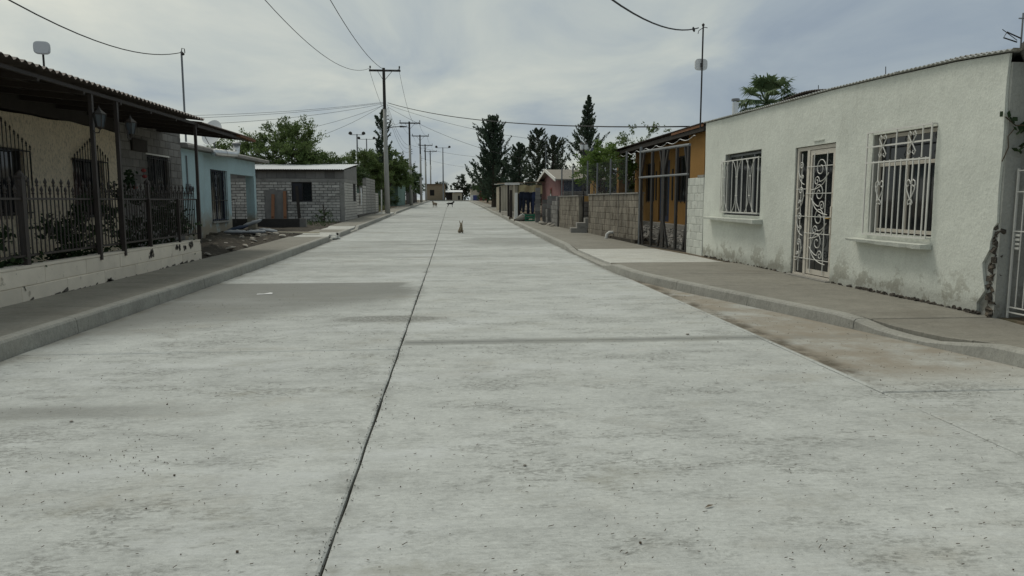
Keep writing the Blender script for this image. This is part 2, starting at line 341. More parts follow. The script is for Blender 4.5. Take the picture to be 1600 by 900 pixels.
K['gravel'] = mat('gravel_stone', (0.30, 0.29, 0.265), 0.95, 0.55, 9, bump=0.6, rand=0.3)
K['bag'] = mat('grey_paper_sack', (0.30, 0.315, 0.325), 0.75, 0.25, 5, bump=0.5, bscale=20, bdist=0.02)
K['bluebag'] = mat('dark_blue_sack', (0.035, 0.05, 0.08), 0.7, 0.3, 5, bump=0.5, bscale=20, bdist=0.02)
K['lampglass'] = mat('lantern_glass', (0.06, 0.075, 0.085), 0.12, 0.2, 5, bump=0.1, spec=0.5)
K['globe'] = mat('white_lamp_glass', (0.75, 0.76, 0.74), 0.3, 0.05, 4, bump=0)
K['bark'] = mat('bark', (0.085, 0.066, 0.048), 0.95, 0.4, 6, bump=0.9, bscale=22, bdist=0.03, stretch=(1,1,0.4))
def leafmat(name, a, b2, tr=0.22):
    b = NB(name); n = b.noise(0.9, 4, 0.6); n2 = b.noise(7, 2, 0.5)
    c = b.mix(b.math('ADD', b.math('MULTIPLY', b.step(n, 0.35, 0.65), 0.6), b.math('MULTIPLY', b.step(n2, 0.35, 0.7), 0.4)), a, b2)
    return b.out(c, 0.6, None, trans=tr, spec=0.25)
K['leaf_mes'] = leafmat('mesquite_leaf', (0.080, 0.125, 0.036), (0.165, 0.220, 0.075))
K['leaf_dk'] = leafmat('dark_leaf', (0.046, 0.076, 0.030), (0.088, 0.132, 0.050))
K['leaf_con'] = leafmat('conifer_needle', (0.050, 0.080, 0.052), (0.090, 0.125, 0.080), 0.28)
K['leaf_cyp'] = leafmat('cypress_needle', (0.060, 0.082, 0.054), (0.100, 0.122, 0.078), 0.28)
K['leaf_br'] = leafmat('bright_leaf', (0.10, 0.165, 0.036), (0.175, 0.25, 0.06), 0.32)
K['leaf_rose'] = leafmat('rose_leaf', (0.020, 0.040, 0.018), (0.042, 0.070, 0.026))
K['leaf_palm'] = leafmat('palm_leaf', (0.090, 0.145, 0.070), (0.150, 0.21, 0.10), 0.25)
K['leaf_far'] = leafmat('far_leaf', (0.036, 0.056, 0.032), (0.060, 0.086, 0.046))
K['petal'] = mat('rose_petal', (0.25, 0.05, 0.045), 0.6, 0.3, 9, bump=0, trans=0.2)
K['grass'] = leafmat('dry_grass', (0.10, 0.12, 0.045), (0.17, 0.17, 0.08))
K['denim'] = mat('dark_denim', (0.014, 0.018, 0.032), 0.95, 0.4, 6, bump=0.5, bscale=60)
K['denimblue'] = mat('blue_denim', (0.028, 0.038, 0.08), 0.95, 0.35, 6, bump=0.5, bscale=60)
K['yellowcloth'] = mat('yellow_cloth', (0.38, 0.33, 0.19), 0.95, 0.3, 6, bump=0.4)
K['crate'] = mat('green_crate', (0.025, 0.15, 0.085), 0.6, 0.3, 6, bump=0.1)
K['fur_tan'] = mat('tan_fur', (0.27, 0.225, 0.155), 0.95, 0.35, 9, col2=(0.12,0.085,0.05), bump=0.5, bscale=90)
K['fur_black'] = mat('black_fur', (0.012, 0.011, 0.010), 0.9, 0.3, 9, bump=0.5, bscale=90)
K['fur_grey'] = mat('grey_tan_fur', (0.20, 0.16, 0.115), 0.95, 0.3, 9, bump=0.5, bscale=90)
K['red'] = mat('dull_red_paint', (0.19, 0.045, 0.04), 0.8, 0.25, 3, bump=0.3)
K['blue'] = mat('blue_paint', (0.06, 0.075, 0.19), 0.8, 0.3, 3, bump=0.2)
K['creamwall'] = mat('cream_plaster', (0.50, 0.45, 0.34), 0.9, 0.2, 1.5, bump=0.3)
K['tealwall'] = mat('faded_green_plaster', (0.16, 0.24, 0.20), 0.9, 0.25, 1.5, bump=0.3)
K['twig'] = mat('twig_litter', (0.075, 0.055, 0.035), 0.95, 0.5, 20, bump=0)
# ================================================================== ground, road, kerbs, sidewalks
ZT = [(-60,0),(14,0),(18,.012),(22,.04),(26,.08),(30,.125),(38,.215),(45,.30),(52,.40),(60,.50),(75,.66),(100,.90),(125,1.12),(145,1.30),(170,1.42),(900,1.42)]
def zr(y): return interp(ZT, y)
KL = [(-10,-4.23),(20,-4.26),(200,-4.26)]
KR = [(-8,7.2),(0,6.05),(6.1,5.12),(8.5,4.6),(11,4.0),(12.6,3.62),(13.8,3.42),(15,3.36),(50,3.36),(53,3.30),(60,3.2),(70,3.3),(200,3.3)]
def kl(y): return interp(KL, y)
def kr(y): return (interp(KR, y-.4)+interp(KR, y)+interp(KR, y+.4))/3
WL = [(-10,-5.68),(60,-5.6),(200,-5.6)]                     # back edge of the left sidewalk
WR = [(-10,7.4),(0,6.9),(7,6.5),(8,6.33),(17.6,6.14),(19,6.08),(22,5.62),(28,5.14),(33,4.8),(40,4.75),(60,4.6),(200,4.6)]
def wlx(y): return interp(WL, y)
def wrx(y): return interp(WR, y)
HL = [(25.9,.18),(26.5,.05),(28.2,.05),(28.8,.17),(31.2,.17),(31.7,.04),(34.0,.04),(34.5,.17),(52,.17),(53,.03),(57,.03),(58,.16)]
HR = [(6.6,.15),(7.0,.05),(7.7,.05),(8.3,.15),(15.3,.16),(16.3,.05),(20.4,.05),(22,.16),(49.5,.16),(50,.05),(51.3,.05),(52,.16)]
def hl(y): return interp(HL, y)
def hr(y): return interp(HR, y)

# terrain: one sheet, low under the street and raised behind the sidewalks
ys = [-60,-20,-6,0,4,7,10,14,18,22,26,30,38,45,52,60,75,100,125,145,155,170,300,600,900]
m = MB(); cols = []
for y in ys:
    a, b = wlx(y)+.03, wrx(y)-.05
    z0, z1 = zr(y)-.10, zr(y)+.13
    if y > 150: z0 = z1
    cols.append([(-900,y,z1),(-60,y,z1),(-20,y,z1),(a-.01,y,z1),(a,y,z0),(b,y,z0),(b+.01,y,z1),(20,y,z1),(60,y,z1),(900,y,z1)])
for r in cols: m.v += r
k = len(cols[0])
for i in range(len(ys)-1):
    for j in range(k-1): m.f.append((i*k+j, i*k+j+1, (i+1)*k+j+1, (i+1)*k+j))
tag(m.build('ground', K['dirt']), kind='structure')

def sheet_rows(xa, xb, y0, y1, zf, thick, step=1.0, jit=0.0, bev=0.012):
    """slab between two edge functions; chamfered top edges"""
    m = MB(); n = max(1, int(math.ceil((y1-y0)/step)))
    rows = []
    Y = [y0, y0+bev] + [lerp(y0+bev, y1-bev, i/n) for i in range(1, n)] + [y1-bev, y1]
    for i, y in enumerate(Y):
        ja = rnd.uniform(-jit, jit); jb = rnd.uniform(-jit, jit)
        a, b = xa(y)+ja, xb(y)+jb; e = .007
        z = zf(y); zz = z-e if i in (0, len(Y)-1) else z
        rows.append([(a,y,z-thick),(a,y,z-e),(a+bev,y,zz),((a+b)/2,y,zz),(b-bev,y,zz),(b,y,z-e),(b,y,z-thick)])
    for r in rows: m.v += r
    for i in range(len(rows)-1):
        for j in range(6): m.f.append((i*7+j, i*7+j+1, (i+1)*7+j+1, (i+1)*7+j))
    m.f.append(tuple(range(6,-1,-1))); q = (len(rows)-1)*7; m.f.append(tuple(range(q, q+7)))
    return m

# road bed with its concrete slabs
m = MB(); ry = [-6,2,6,9,12,14,17,20,25,30,38,45,52,60,75,100,125,150]
for y in ry: m.v += [(kl(y)-.1, y, zr(y)-.035), (kr(y)+.1, y, zr(y)-.035)]
for i in range(len(ry)-1): m.f.append((i*2, i*2+1, i*2+3, i*2+2))
road = tag(m.build('road', K['joint']), kind='structure')
CJ, RJ = -0.545, 3.36
def cuts(off, L, lo, hi):
    a = [lo]; y = off - math.ceil((off-lo)/L)*L + L
    while y < hi-.5:
        if y > lo+.5: a.append(y)
        y += L
    return a+[hi]
def lane(xa, xb, cs, gap, jit):
    for a, b in zip(cs, cs[1:]):
        st = .3 if a < 14 else 1.5
        dz = rnd.uniform(-.002, .002)
        sheet_rows(xa, xb, a+gap/2, b-gap/2, lambda y: zr(y)+dz, .10, st, jit).build('slab', K['road'], road)
lane(lambda y: kl(y)+.004, lambda y: CJ-.008, cuts(13.6, 6.2, -5, 149), .008, .004)
lane(lambda y: CJ+.008, lambda y: min(RJ, kr(y)-.004)-.004, cuts(13.75, 6.0, -5, 149), .007, .004)
lane(lambda y: RJ+.005, lambda y: max(RJ+.03, kr(y)-.004), [-5, 5.4, 11.2, 14.6], .012, .003)

# kerbs cast in two-metre lengths
def kerb(name, kx, kh, sg, y0, y1, L, wid, lab):
    root = tag(bpy.data.objects.new(name, None), kind='structure'); COL.objects.link(root)
    y = y0
    while y < y1-.1:
        e = min(y1, y + L*rnd.uniform(.85, 1.15)); m = MB(); n = max(2, int((e-y-.008)/.3)) if y < 60 else 2; rows = 0
        for i in range(n+1):
            t = lerp(y+.006, e-.006, i/n); x = kx(t); h = kh(t); z = zr(t); c = min(.03, h*.35)
            j = rnd.uniform(-.003, .003)
            for dx, dz in ((0,-.08),(0,0),(.018*h/.17+j, h-c),(.018+c*.6+j, h-.006),(.05+c, h),(wid-.01, h-.002),(wid,h-.012),(wid,-.08)):
                m.v.append((x+sg*dx, t, z+dz))
            rows += 1
        for i in range(rows-1):
            for j in range(7):
                q = (i*8+j, i*8+j+1, (i+1)*8+j+1, (i+1)*8+j); m.f.append(q if sg < 0 else q[::-1])
        e1 = tuple(range(8)); e2 = tuple(range((rows-1)*8, rows*8)); m.f += [e1[::-1] if sg < 0 else e1, e2 if sg < 0 else e2[::-1]]
        m.build('kerbstone', K['kerb'], root); y = e
kerb('kerb_left', kl, hl, -1, -5, 148, 2.2, .17, '')
kerb('kerb_right', kr, hr, 1, -6, 148, 2.2, .17, '')

def sidewalk(name, xa, xb, zf, cs, mats):
    root = tag(bpy.data.objects.new(name, None), kind='structure'); COL.objects.link(root)
    for i, (a, b) in enumerate(zip(cs, cs[1:])):
        mt = K['apron'] if any(lo-.01 <= (a+b)/2 <= hi for lo, hi in mats) else K['walk']
        dz = rnd.uniform(-.004, .004)
        sheet_rows(xa, xb, a+.006, b-.006, lambda y: zf(y)+dz, .09, .4 if a < 60 else 2).build('paving_slab', mt, root)
zl = lambda y: zr(y)+interp([(26,.172),(26.6,.13),(28.1,.13),(28.8,.162),(31.2,.162),(31.8,.12),(34,.12),(34.5,.165),(52,.165),(53.2,.10),(57,.10),(58,.155)], y)
sidewalk('sidewalk_left', lambda y: wlx(y), lambda y: kl(y)-.175, zl, [-5,-2,1,4,7,9.6,12.4,15.2,18,20.8,23.6,25.9,28.9,31.2,34.4,37,40,43,46,49,52,57.5,61,66,72,80,90,100,115,130,148], [(26,28.9),(31.2,34.4),(52,57.5)])
zrr = lambda y: zr(y)+interp([(6.6,.145),(7.0,.10),(7.7,.10),(8.3,.145),(15.3,.155),(16.4,.10),(20.6,.10),(21.9,.155)], y)
def wr2(y): return interp([(-10,7.6),(0,7.4),(6,7.2),(7,6.9),(7.9,6.7),(8,6.40),(17.6,6.20),(19,6.15),(22,5.70),(28,5.22),(33,4.95),(40,4.9),(60,4.75),(200,4.7)], y)
sidewalk('sidewalk_right', lambda y: kr(y)+.175, wr2, zrr, [-5,-2,1,3.5,5.4,6.8,8.1,9.6,11.4,13.2,15.3,16.2,20.6,22.4,24.5,27,30,33,36,39,42,45,48,50,52,56,60,66,72,80,90,100,115,130,148], [(16.2,20.6)])
# cross wall of kerb at the far end of the street, and the lane beyond
m = MB().box(-9, 12, 149.0, 149.5, 1.1, 1.50); tag(m.build('kerb_end', K['kerb']), kind='structure')
m = MB(); m.face([(-60,149.6,1.585),(60,149.6,1.585),(60,160,1.60),(-60,160,1.60)]); tag(m.build('dirt_track', K['dirt']), kind='structure')
# dark patch of dug-over soil beside the turquoise house
m = MB(); nx, ny = 14, 50
for j in range(ny+1):
    for i in range(nx+1):
        x = lerp(-8.15 if j < 18 else -10.5, -5.62, i/nx); y = lerp(17.2, 39.9, j/ny)
        e = min(i, nx-i, 3)/3*min(j, ny-j, 2)/2
        m.v.append((x, y, zr(y)+.135+e*(.06+.13*(rnd.random()**2)+.05*sin(x*3+y))*(1 if y < 28.5 else .35)))
for j in range(ny):
    for i in range(nx): m.f.append((j*(nx+1)+i, j*(nx+1)+i+1, (j+1)*(nx+1)+i+1, (j+1)*(nx+1)+i))
tag(m.build('soil_patch', K['mud'], smooth=True), kind='structure')
m = MB(); yy = [17.8,19,22,26,30,34]
for y in yy: m.v += [(wr2(y)+.02, y, zr(y)+.137), (10, y, zr(y)+.137)]
for i in range(len(yy)-1): m.f.append((2*i, 2*i+1, 2*i+3, 2*i+2))
tag(m.build('yard_ground', K['mud']), kind='structure')
# ================================================================== building helpers
def grid_wall(us, vs, hole, yf, yb, warp=None):
    """upright wall in local x-z with openings; closed mesh"""
    m = MB(); nu, nv = len(us), len(vs)
    for y in (yf, yb):
        for j in range(nv):
            for i in range(nu):
                u, v, dy = us[i], vs[j], 0
                if warp: u, v, dy = warp(us[i], vs[j], y == yf)
                m.v.append((u, y+dy, v))
    N = nu*nv
    sol = lambda i, j: 0 <= i < nu-1 and 0 <= j < nv-1 and not hole((us[i]+us[i+1])/2, (vs[j]+vs[j+1])/2)
    q = lambda i, j: j*nu+i
    for j in range(nv-1):
        for i in range(nu-1):
            if not sol(i, j): continue
            a, b, c, d = q(i,j), q(i+1,j), q(i+1,j+1), q(i,j+1)
            m.f.append((b, a, d, c)); m.f.append((a+N, b+N, c+N, d+N))
            if not sol(i-1, j): m.f.append((a, a+N, d+N, d))
            if not sol(i+1, j): m.f.append((b+N, b, c, c+N))
            if not sol(i, j-1): m.f.append((a, b, b+N, a+N))
            if not sol(i, j+1): m.f.append((d+N, c+N, c, d))
    return m
def lines(a, b, step, extra=()):
    n = max(1, int(round((b-a)/step))); L = [lerp(a, b, i/n) for i in range(n+1)]
    L = [x for x in L if all(abs(x-e) > step*.3 for e in extra) or x in (a, b)] + [e for e in extra if a < e < b]
    return sorted(set(round(x, 4) for x in L))
def in_holes(H): return lambda u, v: any(a < u < b and c < v < d for a, b, c, d in H)
_bc = {}
def block_mesh(w, d, h, mt, var):
    k = (round(w,2), round(d,2), round(h,2), mt, var)
    if k not in _bc:
        r = random.Random(hash(k) & 0xffff); j = lambda s: r.uniform(-s, s)
        w, d, h = k[:3]; c = min(.010, h*.09); m = MB(); e = .003
        back = [(0,-d,0),(w,-d,0),(w,-d,h),(0,-d,h)]
        mid = [(0,-c,0),(w,-c,0),(w,-c,h),(0,-c,h)]
        fr = [(c+j(e),j(e*.7),c+j(e)),(w-c+j(e),j(e*.7),c+j(e)),(w-c+j(e),j(e*.7),h-c+j(e)),(c+j(e),j(e*.7),h-c+j(e))]
        m.v = back+mid+fr
        for o in (0, 4):
            for i in range(4):
                k2 = (i+1) % 4; m.f.append((o+k2, o+i, o+4+i, o+4+k2))
        m.f += [(11,10,9,8)[::1], (0,1,2,3)]
        m.f = [f[::-1] for f in m.f[:-2]] + [(9,8,11,10), (0,1,2,3)]
        me = m.mesh('block', K[mt]); _bc[k] = me
    return _bc[k]
def course(parent, mt, u0, u1, z0, z1, bl, bh, y=0, holes=(), name='block', joint=.014, depth=.09, origin=(0,0,0), rz=0, topf=None, joined=None, brk=0.0):
    """running-bond blocks between u0..u1, z0..z1; every block an object (or all into one MB when joined)"""
    R = Matrix.Translation(origin) @ Matrix.Rotation(rz, 4, 'Z')
    nz = int(round((z1-z0)/bh)); bh = (z1-z0)/nz
    for r in range(nz):
        za = z0+r*bh; u = u0 - (bl/2 if r % 2 else 0)
        while u < u1-.02:
            a, b = max(u, u0), min(u+bl, u1); u += bl
            if b-a < .06: continue
            segs = [(a, b)]
            for h0, h1, v0, v1 in holes:
                if za+bh*.5 > v0 and za+bh*.5 < v1:
                    ns = []
                    for s, t in segs:
                        if t <= h0 or s >= h1: ns.append((s, t)); continue
                        if s < h0: ns.append((s, h0))
                        if t > h1: ns.append((h1, t))
                    segs = ns
            for s, t in segs:
                if t-s < .05: continue
                if topf and za+bh*.6 > topf((s+t)/2): continue
                if brk and rnd.random() < brk: continue
                p = (s+joint/2, y+rnd.uniform(-.003,.003), za+joint/2)
                w, h = t-s-joint, bh-joint
                if joined is not None:
                    c = .008; P = [(p[0],p[1]-depth,p[2]),(p[0]+w,p[1]-depth,p[2]),(p[0]+w,p[1],p[2]),(p[0],p[1],p[2])]
                    P += [(x,yy,zz+h) for x,yy,zz in P]; joined.hexa([tuple(R @ Vector(q)) for q in P])
                else:
                    o = inst(block_mesh(w, depth, h, mt, rnd.randrange(3)), name, parent, tuple(R @ Vector(p)))
                    if rz: o.rotation_euler = (0, 0, rz)
def corrugated(u0, u1, y0, y1, zf, amp=.018, pitch=.11, over=None, t=.005, ny=4):
    """sheet whose ribs run along local y; zf(u, y) is the mid surface"""
    m = MB(); n = int((u1-u0)/pitch*4); U = [lerp(u0, u1, i/n) for i in range(n+1)]; Y = [lerp(y0, y1, i/ny) for i in range(ny+1)]
    for lay in (0, 1):
        for y in Y:
            for u in U: m.v.append((u, y, zf(u, y) + amp*cos(2*pi*(u-u0)/pitch) + lay*t))
    k = n+1; N = k*(ny+1)
    for j in range(ny):
        for i in range(n):
            q = (j*k+i, j*k+i+1, (j+1)*k+i+1, (j+1)*k+i); m.f.append(q[::-1]); m.f.append(tuple(N+x for x in q))
    for i in range(n):
        m.f.append((i, i+1, N+i+1, N+i)); q = ny*k; m.f.append((q+i+1, q+i, N+q+i, N+q+i+1))
    return m
def arc(cx, cz, r0, r1, a0, a1, n=14, y=0):
    return [(cx+lerp(r0,r1,i/n)*cos(lerp(a0,a1,i/n)), y, cz+lerp(r0,r1,i/n)*sin(lerp(a0,a1,i/n))) for i in range(n+1)]
def bez(p0, p1, p2, p3, n=10):
    o = []
    for i in range(n+1):
        t = i/n; s = 1-t
        o.append(tuple(s**3*a+3*s*s*t*b+3*s*t*t*c+t**3*d for a, b, c, d in zip(p0, p1, p2, p3)))
    return o
def window(parent, u0, u1, z0, z1, y, mt='greysteel', mull=(), trans=(), t=.04, curtain=None, pane='glass'):
    """recessed frame with glass panes; window > pane, curtain"""
    m = MB(); d = .05
    m.box(u0,u1,y-d,y,z0,z0+t); m.box(u0,u1,y-d,y,z1-t,z1); m.box(u0,u0+t,y-d,y,z0+t,z1-t); m.box(u1-t,u1,y-d,y,z0+t,z1-t)
    for q in mull: m.box(q-t/2,q+t/2,y-d+.003,y-.003,z0+t,z1-t)
    for q in trans: m.box(u0+t,u1-t,y-d+.006,y-.006,q-t/2,q+t/2)
    w = m.build('window', K[mt], parent)
    xs = [u0+t]+list(mull)+[u1-t]; zs = [z0+t]+list(trans)+[z1-t]
    for a, b in zip(xs, xs[1:]):
        for c, e in zip(zs, zs[1:]):
            MB().box(a, b, y-.032, y-.026, c, e).build('pane', K[pane], w)
    if curtain:
        m = MB(); n = int((u1-u0)/.04); yy = [y-.10+.02*sin(i*1.7)+.01*sin(i*.61) for i in range(n+1)]
        for i in range(n+1): u = lerp(u0, u1, i/n); m.v += [(u,yy[i],z0+.02),(u,yy[i],z1-.02)]
        for i in range(n): m.f.append((2*i, 2*i+2, 2*i+3, 2*i+1))
        m.build('curtain', K[curtain], w)
    return w
def spear(h, r=.008, tip=.10):
    return MB().lathe([(r,0),(r,h-tip),(r*2.2,h-tip+.012),(r*1.1,h-tip+.03),(r*2.4,h-tip*.5),(.001,h)], 5)

# ================================================================== pale plastered house on the right
K['render'] = paint_wall('grey_render', (0.40, 0.405, 0.37), (0.24, 0.235, 0.20), .9, .6, .9, 20)
A = atan2(9.75, -.18)
wh = thing('plastered_house', 'long low house plastered pale mint white with barred windows, right of the street', 'house', (6.33, 7.85, 0), A)
Lw = 9.752
def eave(u): return interp([(-1,3.10),(0,3.14),(1.1,3.215),(2.5,3.26),(4,3.29),(9.8,3.34)], u)
H = [(1.37,2.81,1.02,2.46),(3.83,5.21,.16,2.44),(6.60,8.52,1.18,2.52)]
ex_u = [a for h in H for a in h[:2]]; ex_v = [a for h in H for a in h[2:]]
def warp(u, v, front):
    d = .006*sin(u*2.1)+.006*sin(v*3.3+u) if front else 0
    if v > 2.9: v = eave(u) - .004
    if v < .13: v = .12 + .05*max(0, sin(u*5.3)+sin(u*13.1)*.6+sin(u*29)*.4)*.6
    if u < .29: u = .235 + (.03+.15*max(0, 1.2-v)**.6*(1+.35*sin(v*11)+.25*sin(v*27)) if v < 1.2 else .012*sin(v*5))
    return u, v, d
m = grid_wall(lines(.22, Lw, .22, ex_u), lines(.12, 3.0, .16, ex_v), in_holes(H), .03, 0, warp)
m.build('plaster_wall', K['white_wall'], wh, smooth=False)
H2 = [(a-.001,b+.001,c-.001,d+.001) for a,b,c,d in H]
m = grid_wall(sorted([.21, Lw-.02]+[x for h in H2 for x in h[:2]]), sorted(set([.05, 3.05]+[x for h in H2 for x in h[2:]])), in_holes(H2), -.002, -.20)
m.build('wall_core', K['render'], wh)
for u, s in ((.215, 1), (Lw-.23, 1)):
    MB().box(u, u+.2, -7, -.205, .05, 3.05).build('side_wall', K['render'], wh)
MB().box(.215, Lw-.03, -7.2, -7.0, .05, 2.8).build('back_wall', K['white_wall'], wh)
MB().box(.42, Lw-.25, -1.6, -1.5, .05, 2.9).build('dark_backing', K['dark'], wh)  # backing panel behind the openings, shade of the rooms put into its colour
m = MB()                                                     # bare stones of the broken corner
for i in range(26):
    z = .12+i*.046; s = rnd.uniform(.03,.055)
    M4 = Matrix.Translation((.23+rnd.uniform(.02,.11)*(1-i/40), rnd.uniform(-.04,-.005), z)) @ Matrix.Rotation(rnd.uniform(0,3),4,(rnd.random(),rnd.random(),rnd.random()))
    m.box(-s,s,-s*.7,s*.7,-s*.6,s*.6, M4)
m.build('bare_corner_stone', K['adobe'], wh)['label'] = 'dark bare masonry where plaster has broken off'
# crumbling base line
m = MB()
for i in range(240):
    u = .4+9.2*rnd.random()**1.6; s = rnd.uniform(.006, .018)*(1.3 if u < 3 else 1)
    if 3.7 < u < 5.3: continue
    M4 = Matrix.Translation((u, .035+rnd.uniform(0,.02), .145+rnd.uniform(-.01,.025))) @ Matrix.Rotation(rnd.uniform(0,3),4,(rnd.random(),rnd.random(),rnd.random()))
    m.box(-s*1.6,s*1.6,-s*.6,s*.6,-s,s, M4)
tag(m.build('crumbled_base', K['adobe'], wh), kind='stuff')
# roof sheets
zf = lambda u, y: eave(u) + .012 + .02*(y < -1) - .015*max(0, .1-y)
for a, b in ((.12,2.3),(2.25,4.7),(4.65,7.2),(7.15,9.85)):
    dz = rnd.uniform(0,.012)
    corrugated(a, b, -7.2, .085, lambda u, y: zf(u, y)+dz, .012, .09).build('roof_sheet', K['sheetgrey'], wh)
corrugated(4.2, 6.0, -2.4, .02, lambda u, y: eave(u)+.03+.07*sin(pi*(u-4.2)/1.8), .012, .09).build('loose_roof_sheet', K['sheet'], wh)
corrugated(.3, 1.9, -2.4, -.02, lambda u, y: eave(u)+.035+.02*sin(pi*(u-.3)/1.6), .012, .09).build('loose_roof_sheet', K['sheetgrey'], wh)
m = MB().tube([(9.45,-.55,3.28),(9.45,-.55,3.80)], .07, 12); cp = m.build('flue_pipe', K['steel'], wh, smooth=False)
MB().lathe([(.095,3.83),(.095,3.88),(.085,3.885)], 12, (9.45,-.55,0)).tube([(9.45,-.50,3.78),(9.45,-.50,3.83)],.008,4).tube([(9.45,-.60,3.78),(9.45,-.60,3.83)],.008,4).build('flue_cap', K['greysteel'], cp)
for u in (3.1, 5.1, 6.3): MB().tube([(u,-.3,eave(u)),(u+.02,-.3,eave(u)+.24)], .007, 4).build('rebar_stub', K['iron'], wh)
# ledges under the windows
def ledge(u0, u1, z, dp, th):
    m = MB(); n = 12
    for i in range(n+1):
        u = lerp(u0, u1, i/n); d = dp+rnd.uniform(-.012,.012); t = th*lerp(1.15,.75,i/n)+rnd.uniform(-.006,.006)
        m.v += [(u,.034,z),(u,d,z-.012),(u,d-.01,z-t),(u,.034,z-t*1.1)]
    for i in range(n):
        for k in range(4): m.f.append((i*4+k, i*4+(k+1)%4, (i+1)*4+(k+1)%4, (i+1)*4+k))
    m.f += [(3,2,1,0), (n*4,n*4+1,n*4+2,n*4+3)]
    m.build('window_ledge', K['ledge'], wh)
ledge(1.33, 3.12, .93, .20, .062); ledge(6.45, 9.3, 1.12, .24, .075)
# near window: transom lights over two casements
w = window(wh, 1.39, 2.79, 1.04, 2.45, -.06, 'creammetal', (2.10,), (2.02,), .05, None)
MB().box(1.42, 2.05, -.30, -.28, 1.05, 1.95).build('curtain', K['dark'], w)  # flat near-black panel, stands in for the dark interior behind this casement
MB().box(2.15, 2.75, -.22, -.2, 1.05, 2.0).build('curtain', mat('brown_curtain',(0.09,0.07,0.055),.9), w)
def grille(u0, u1, z0, z1, y, rails, bars, r=.010, mt='whitemetal', frame=True):
    m = MB()
    for z in rails: m.box(u0,u1,y-.008,y+.008,z-.011,z+.011)
    if frame:
        for u in (u0, u1): m.box(u-.011,u+.011,y-.007,y+.007,z0,z1)
    for u in (u0, u1):
        for z in rails[::max(1,len(rails)-1)]: m.box(u-.008,u+.008,.02,y-.008,z-.008,z+.008)
    g = m.build('grille', K[mt], wh)
    for u, a, b in bars: MB().box(u-.009,u+.009,y-.006,y+.006,a,b).build('bar', K[mt], g)
    return g
def heart(g, u, z, s, y, mt='whitemetal', tail=True):
    m = MB()
    for sg in (-1, 1):
        m.tube([(u+sg*(p[0]), y, z+p[2]) for p in arc(.28*s, .5*s, .10*s, .30*s, -pi*1.2, pi, 14)][0:0] + [(u+sg*q[0], y, z+q[1]) for q in [(.12*s,.46*s),(.20*s,.40*s),(.28*s,.46*s),(.26*s,.60*s),(.14*s,.68*s),(.05*s,.60*s),(.02*s,.5*s)]], .008, 5)
        m.tube([(u+sg*q[0], y, z+q[1]) for q in [(.27*s,.50*s),(.24*s,.28*s),(.12*s,.08*s),(0.01*s,-.12*s)]], .008, 5)
        if tail: m.tube([(u+sg*q[0], y, z+q[1]) for q in [(.01*s,-.12*s),(.10*s,-.14*s),(.15*s,-.24*s),(.10*s,-.32*s),(.03*s,-.27*s)]], .008, 5)
    return m.build('scroll', K[mt], g)
yb = .13
yb = .10
bars = [(1.47+i*.13, 1.00, 2.07) for i in range(5)] + [(2.12+i*.13, 1.00, 2.07) for i in range(5)] + [(1.56,2.07,2.49),(2.12,2.07,2.49)]
g = grille(1.385, 2.83, .99, 2.50, yb, [1.0, 2.05, 2.28, 2.49], bars)
heart(g, 2.445, 1.55, .34, yb+.012); heart(g, 1.73, 1.55, .34, yb+.012)
for u in (2.42, 1.76):
    m = MB()
    for sg in (-1,1):
        for tz in (1, -1):
            m.tube([(u+sg*q[0], yb+.012, 2.27+tz*q[1]) for q in [(.012,.01),(.05,.06),(.085,.11),(.055,.155),(.02,.125),(.035,.10)]], .008, 5)
    m.build('scroll', K['whitemetal'], g)
# far window
w = window(wh, 6.62, 8.50, 1.20, 2.50, -.08, 'greysteel', (7.2,7.85), (), .045, 'curtain')
yb = .07; bars = []
g = grille(6.66, 8.62, 1.22, 2.38, yb, [1.24, 2.36], [(6.9+i*.27, 1.24, 2.36) for i in range(7)])
for u in (7.02, 7.70, 8.38):
    m = MB()
    for sg in (-1, 1):
        m.tube([(u+sg*.035,yb+.01,1.60),(u+sg*.06,yb+.01,1.45),(u+sg*.15,yb+.01,1.32),(u+sg*.22,yb+.01,1.25)], .008, 5)
        m.tube([(u+sg*.035,yb+.01,2.00),(u+sg*.06,yb+.01,2.15),(u+sg*.15,yb+.01,2.28),(u+sg*.22,yb+.01,2.35)], .008, 5)
        m.tube([(u+sg*.035,yb+.01,1.60),(u+sg*.035,yb+.01,2.00)], .008, 5)
    for z in (1.60, 2.0): m.box(u-.05,u+.05,yb+.003,yb+.017,z-.008,z+.008)
    m.build('scroll', K['whitemetal'], g)
# door: sidelight on the far side, leaf on the near side, white scrolls over dark glass
yd = -.01
m = MB(); t = .055
m.box(3.68,5.02,yd-.06,yd,2.37,2.43); m.box(3.68,3.74,yd-.06,yd,.20,2.37); m.box(4.96,5.02,yd-.06,yd,.20,2.37); m.box(4.56,4.64,yd-.06,yd+.01,.20,2.37); m.box(3.68,5.02,yd-.06,yd+.005,.15,.20)
door = m.build('door_frame', K['creammetal'], wh, (.17,0,0))
m = MB(); a, b = 3.75, 4.55
m.box(a,a+t,yd-.045,yd-.005,.215,2.36); m.box(b-t,b,yd-.045,yd-.005,.215,2.36); m.box(a+t,b-t,yd-.045,yd-.005,.215,.30); m.box(a+t,b-t,yd-.045,yd-.005,2.28,2.36)
leaf = m.build('door', K['creammetal'], wh, (.17,0,0))
MB().box(a+t,b-t,yd-.04,yd-.032,.30,2.28).build('pane', K['glass'], leaf)
MB().box(4.65,4.95,yd-.04,yd-.032,.21,2.36).build('pane', K['glass'], door)
m = MB().box(3.76,3.80,yd-.005,yd+.012,.95,1.40); hd = m.build('lock_plate', K['creammetal'], leaf)
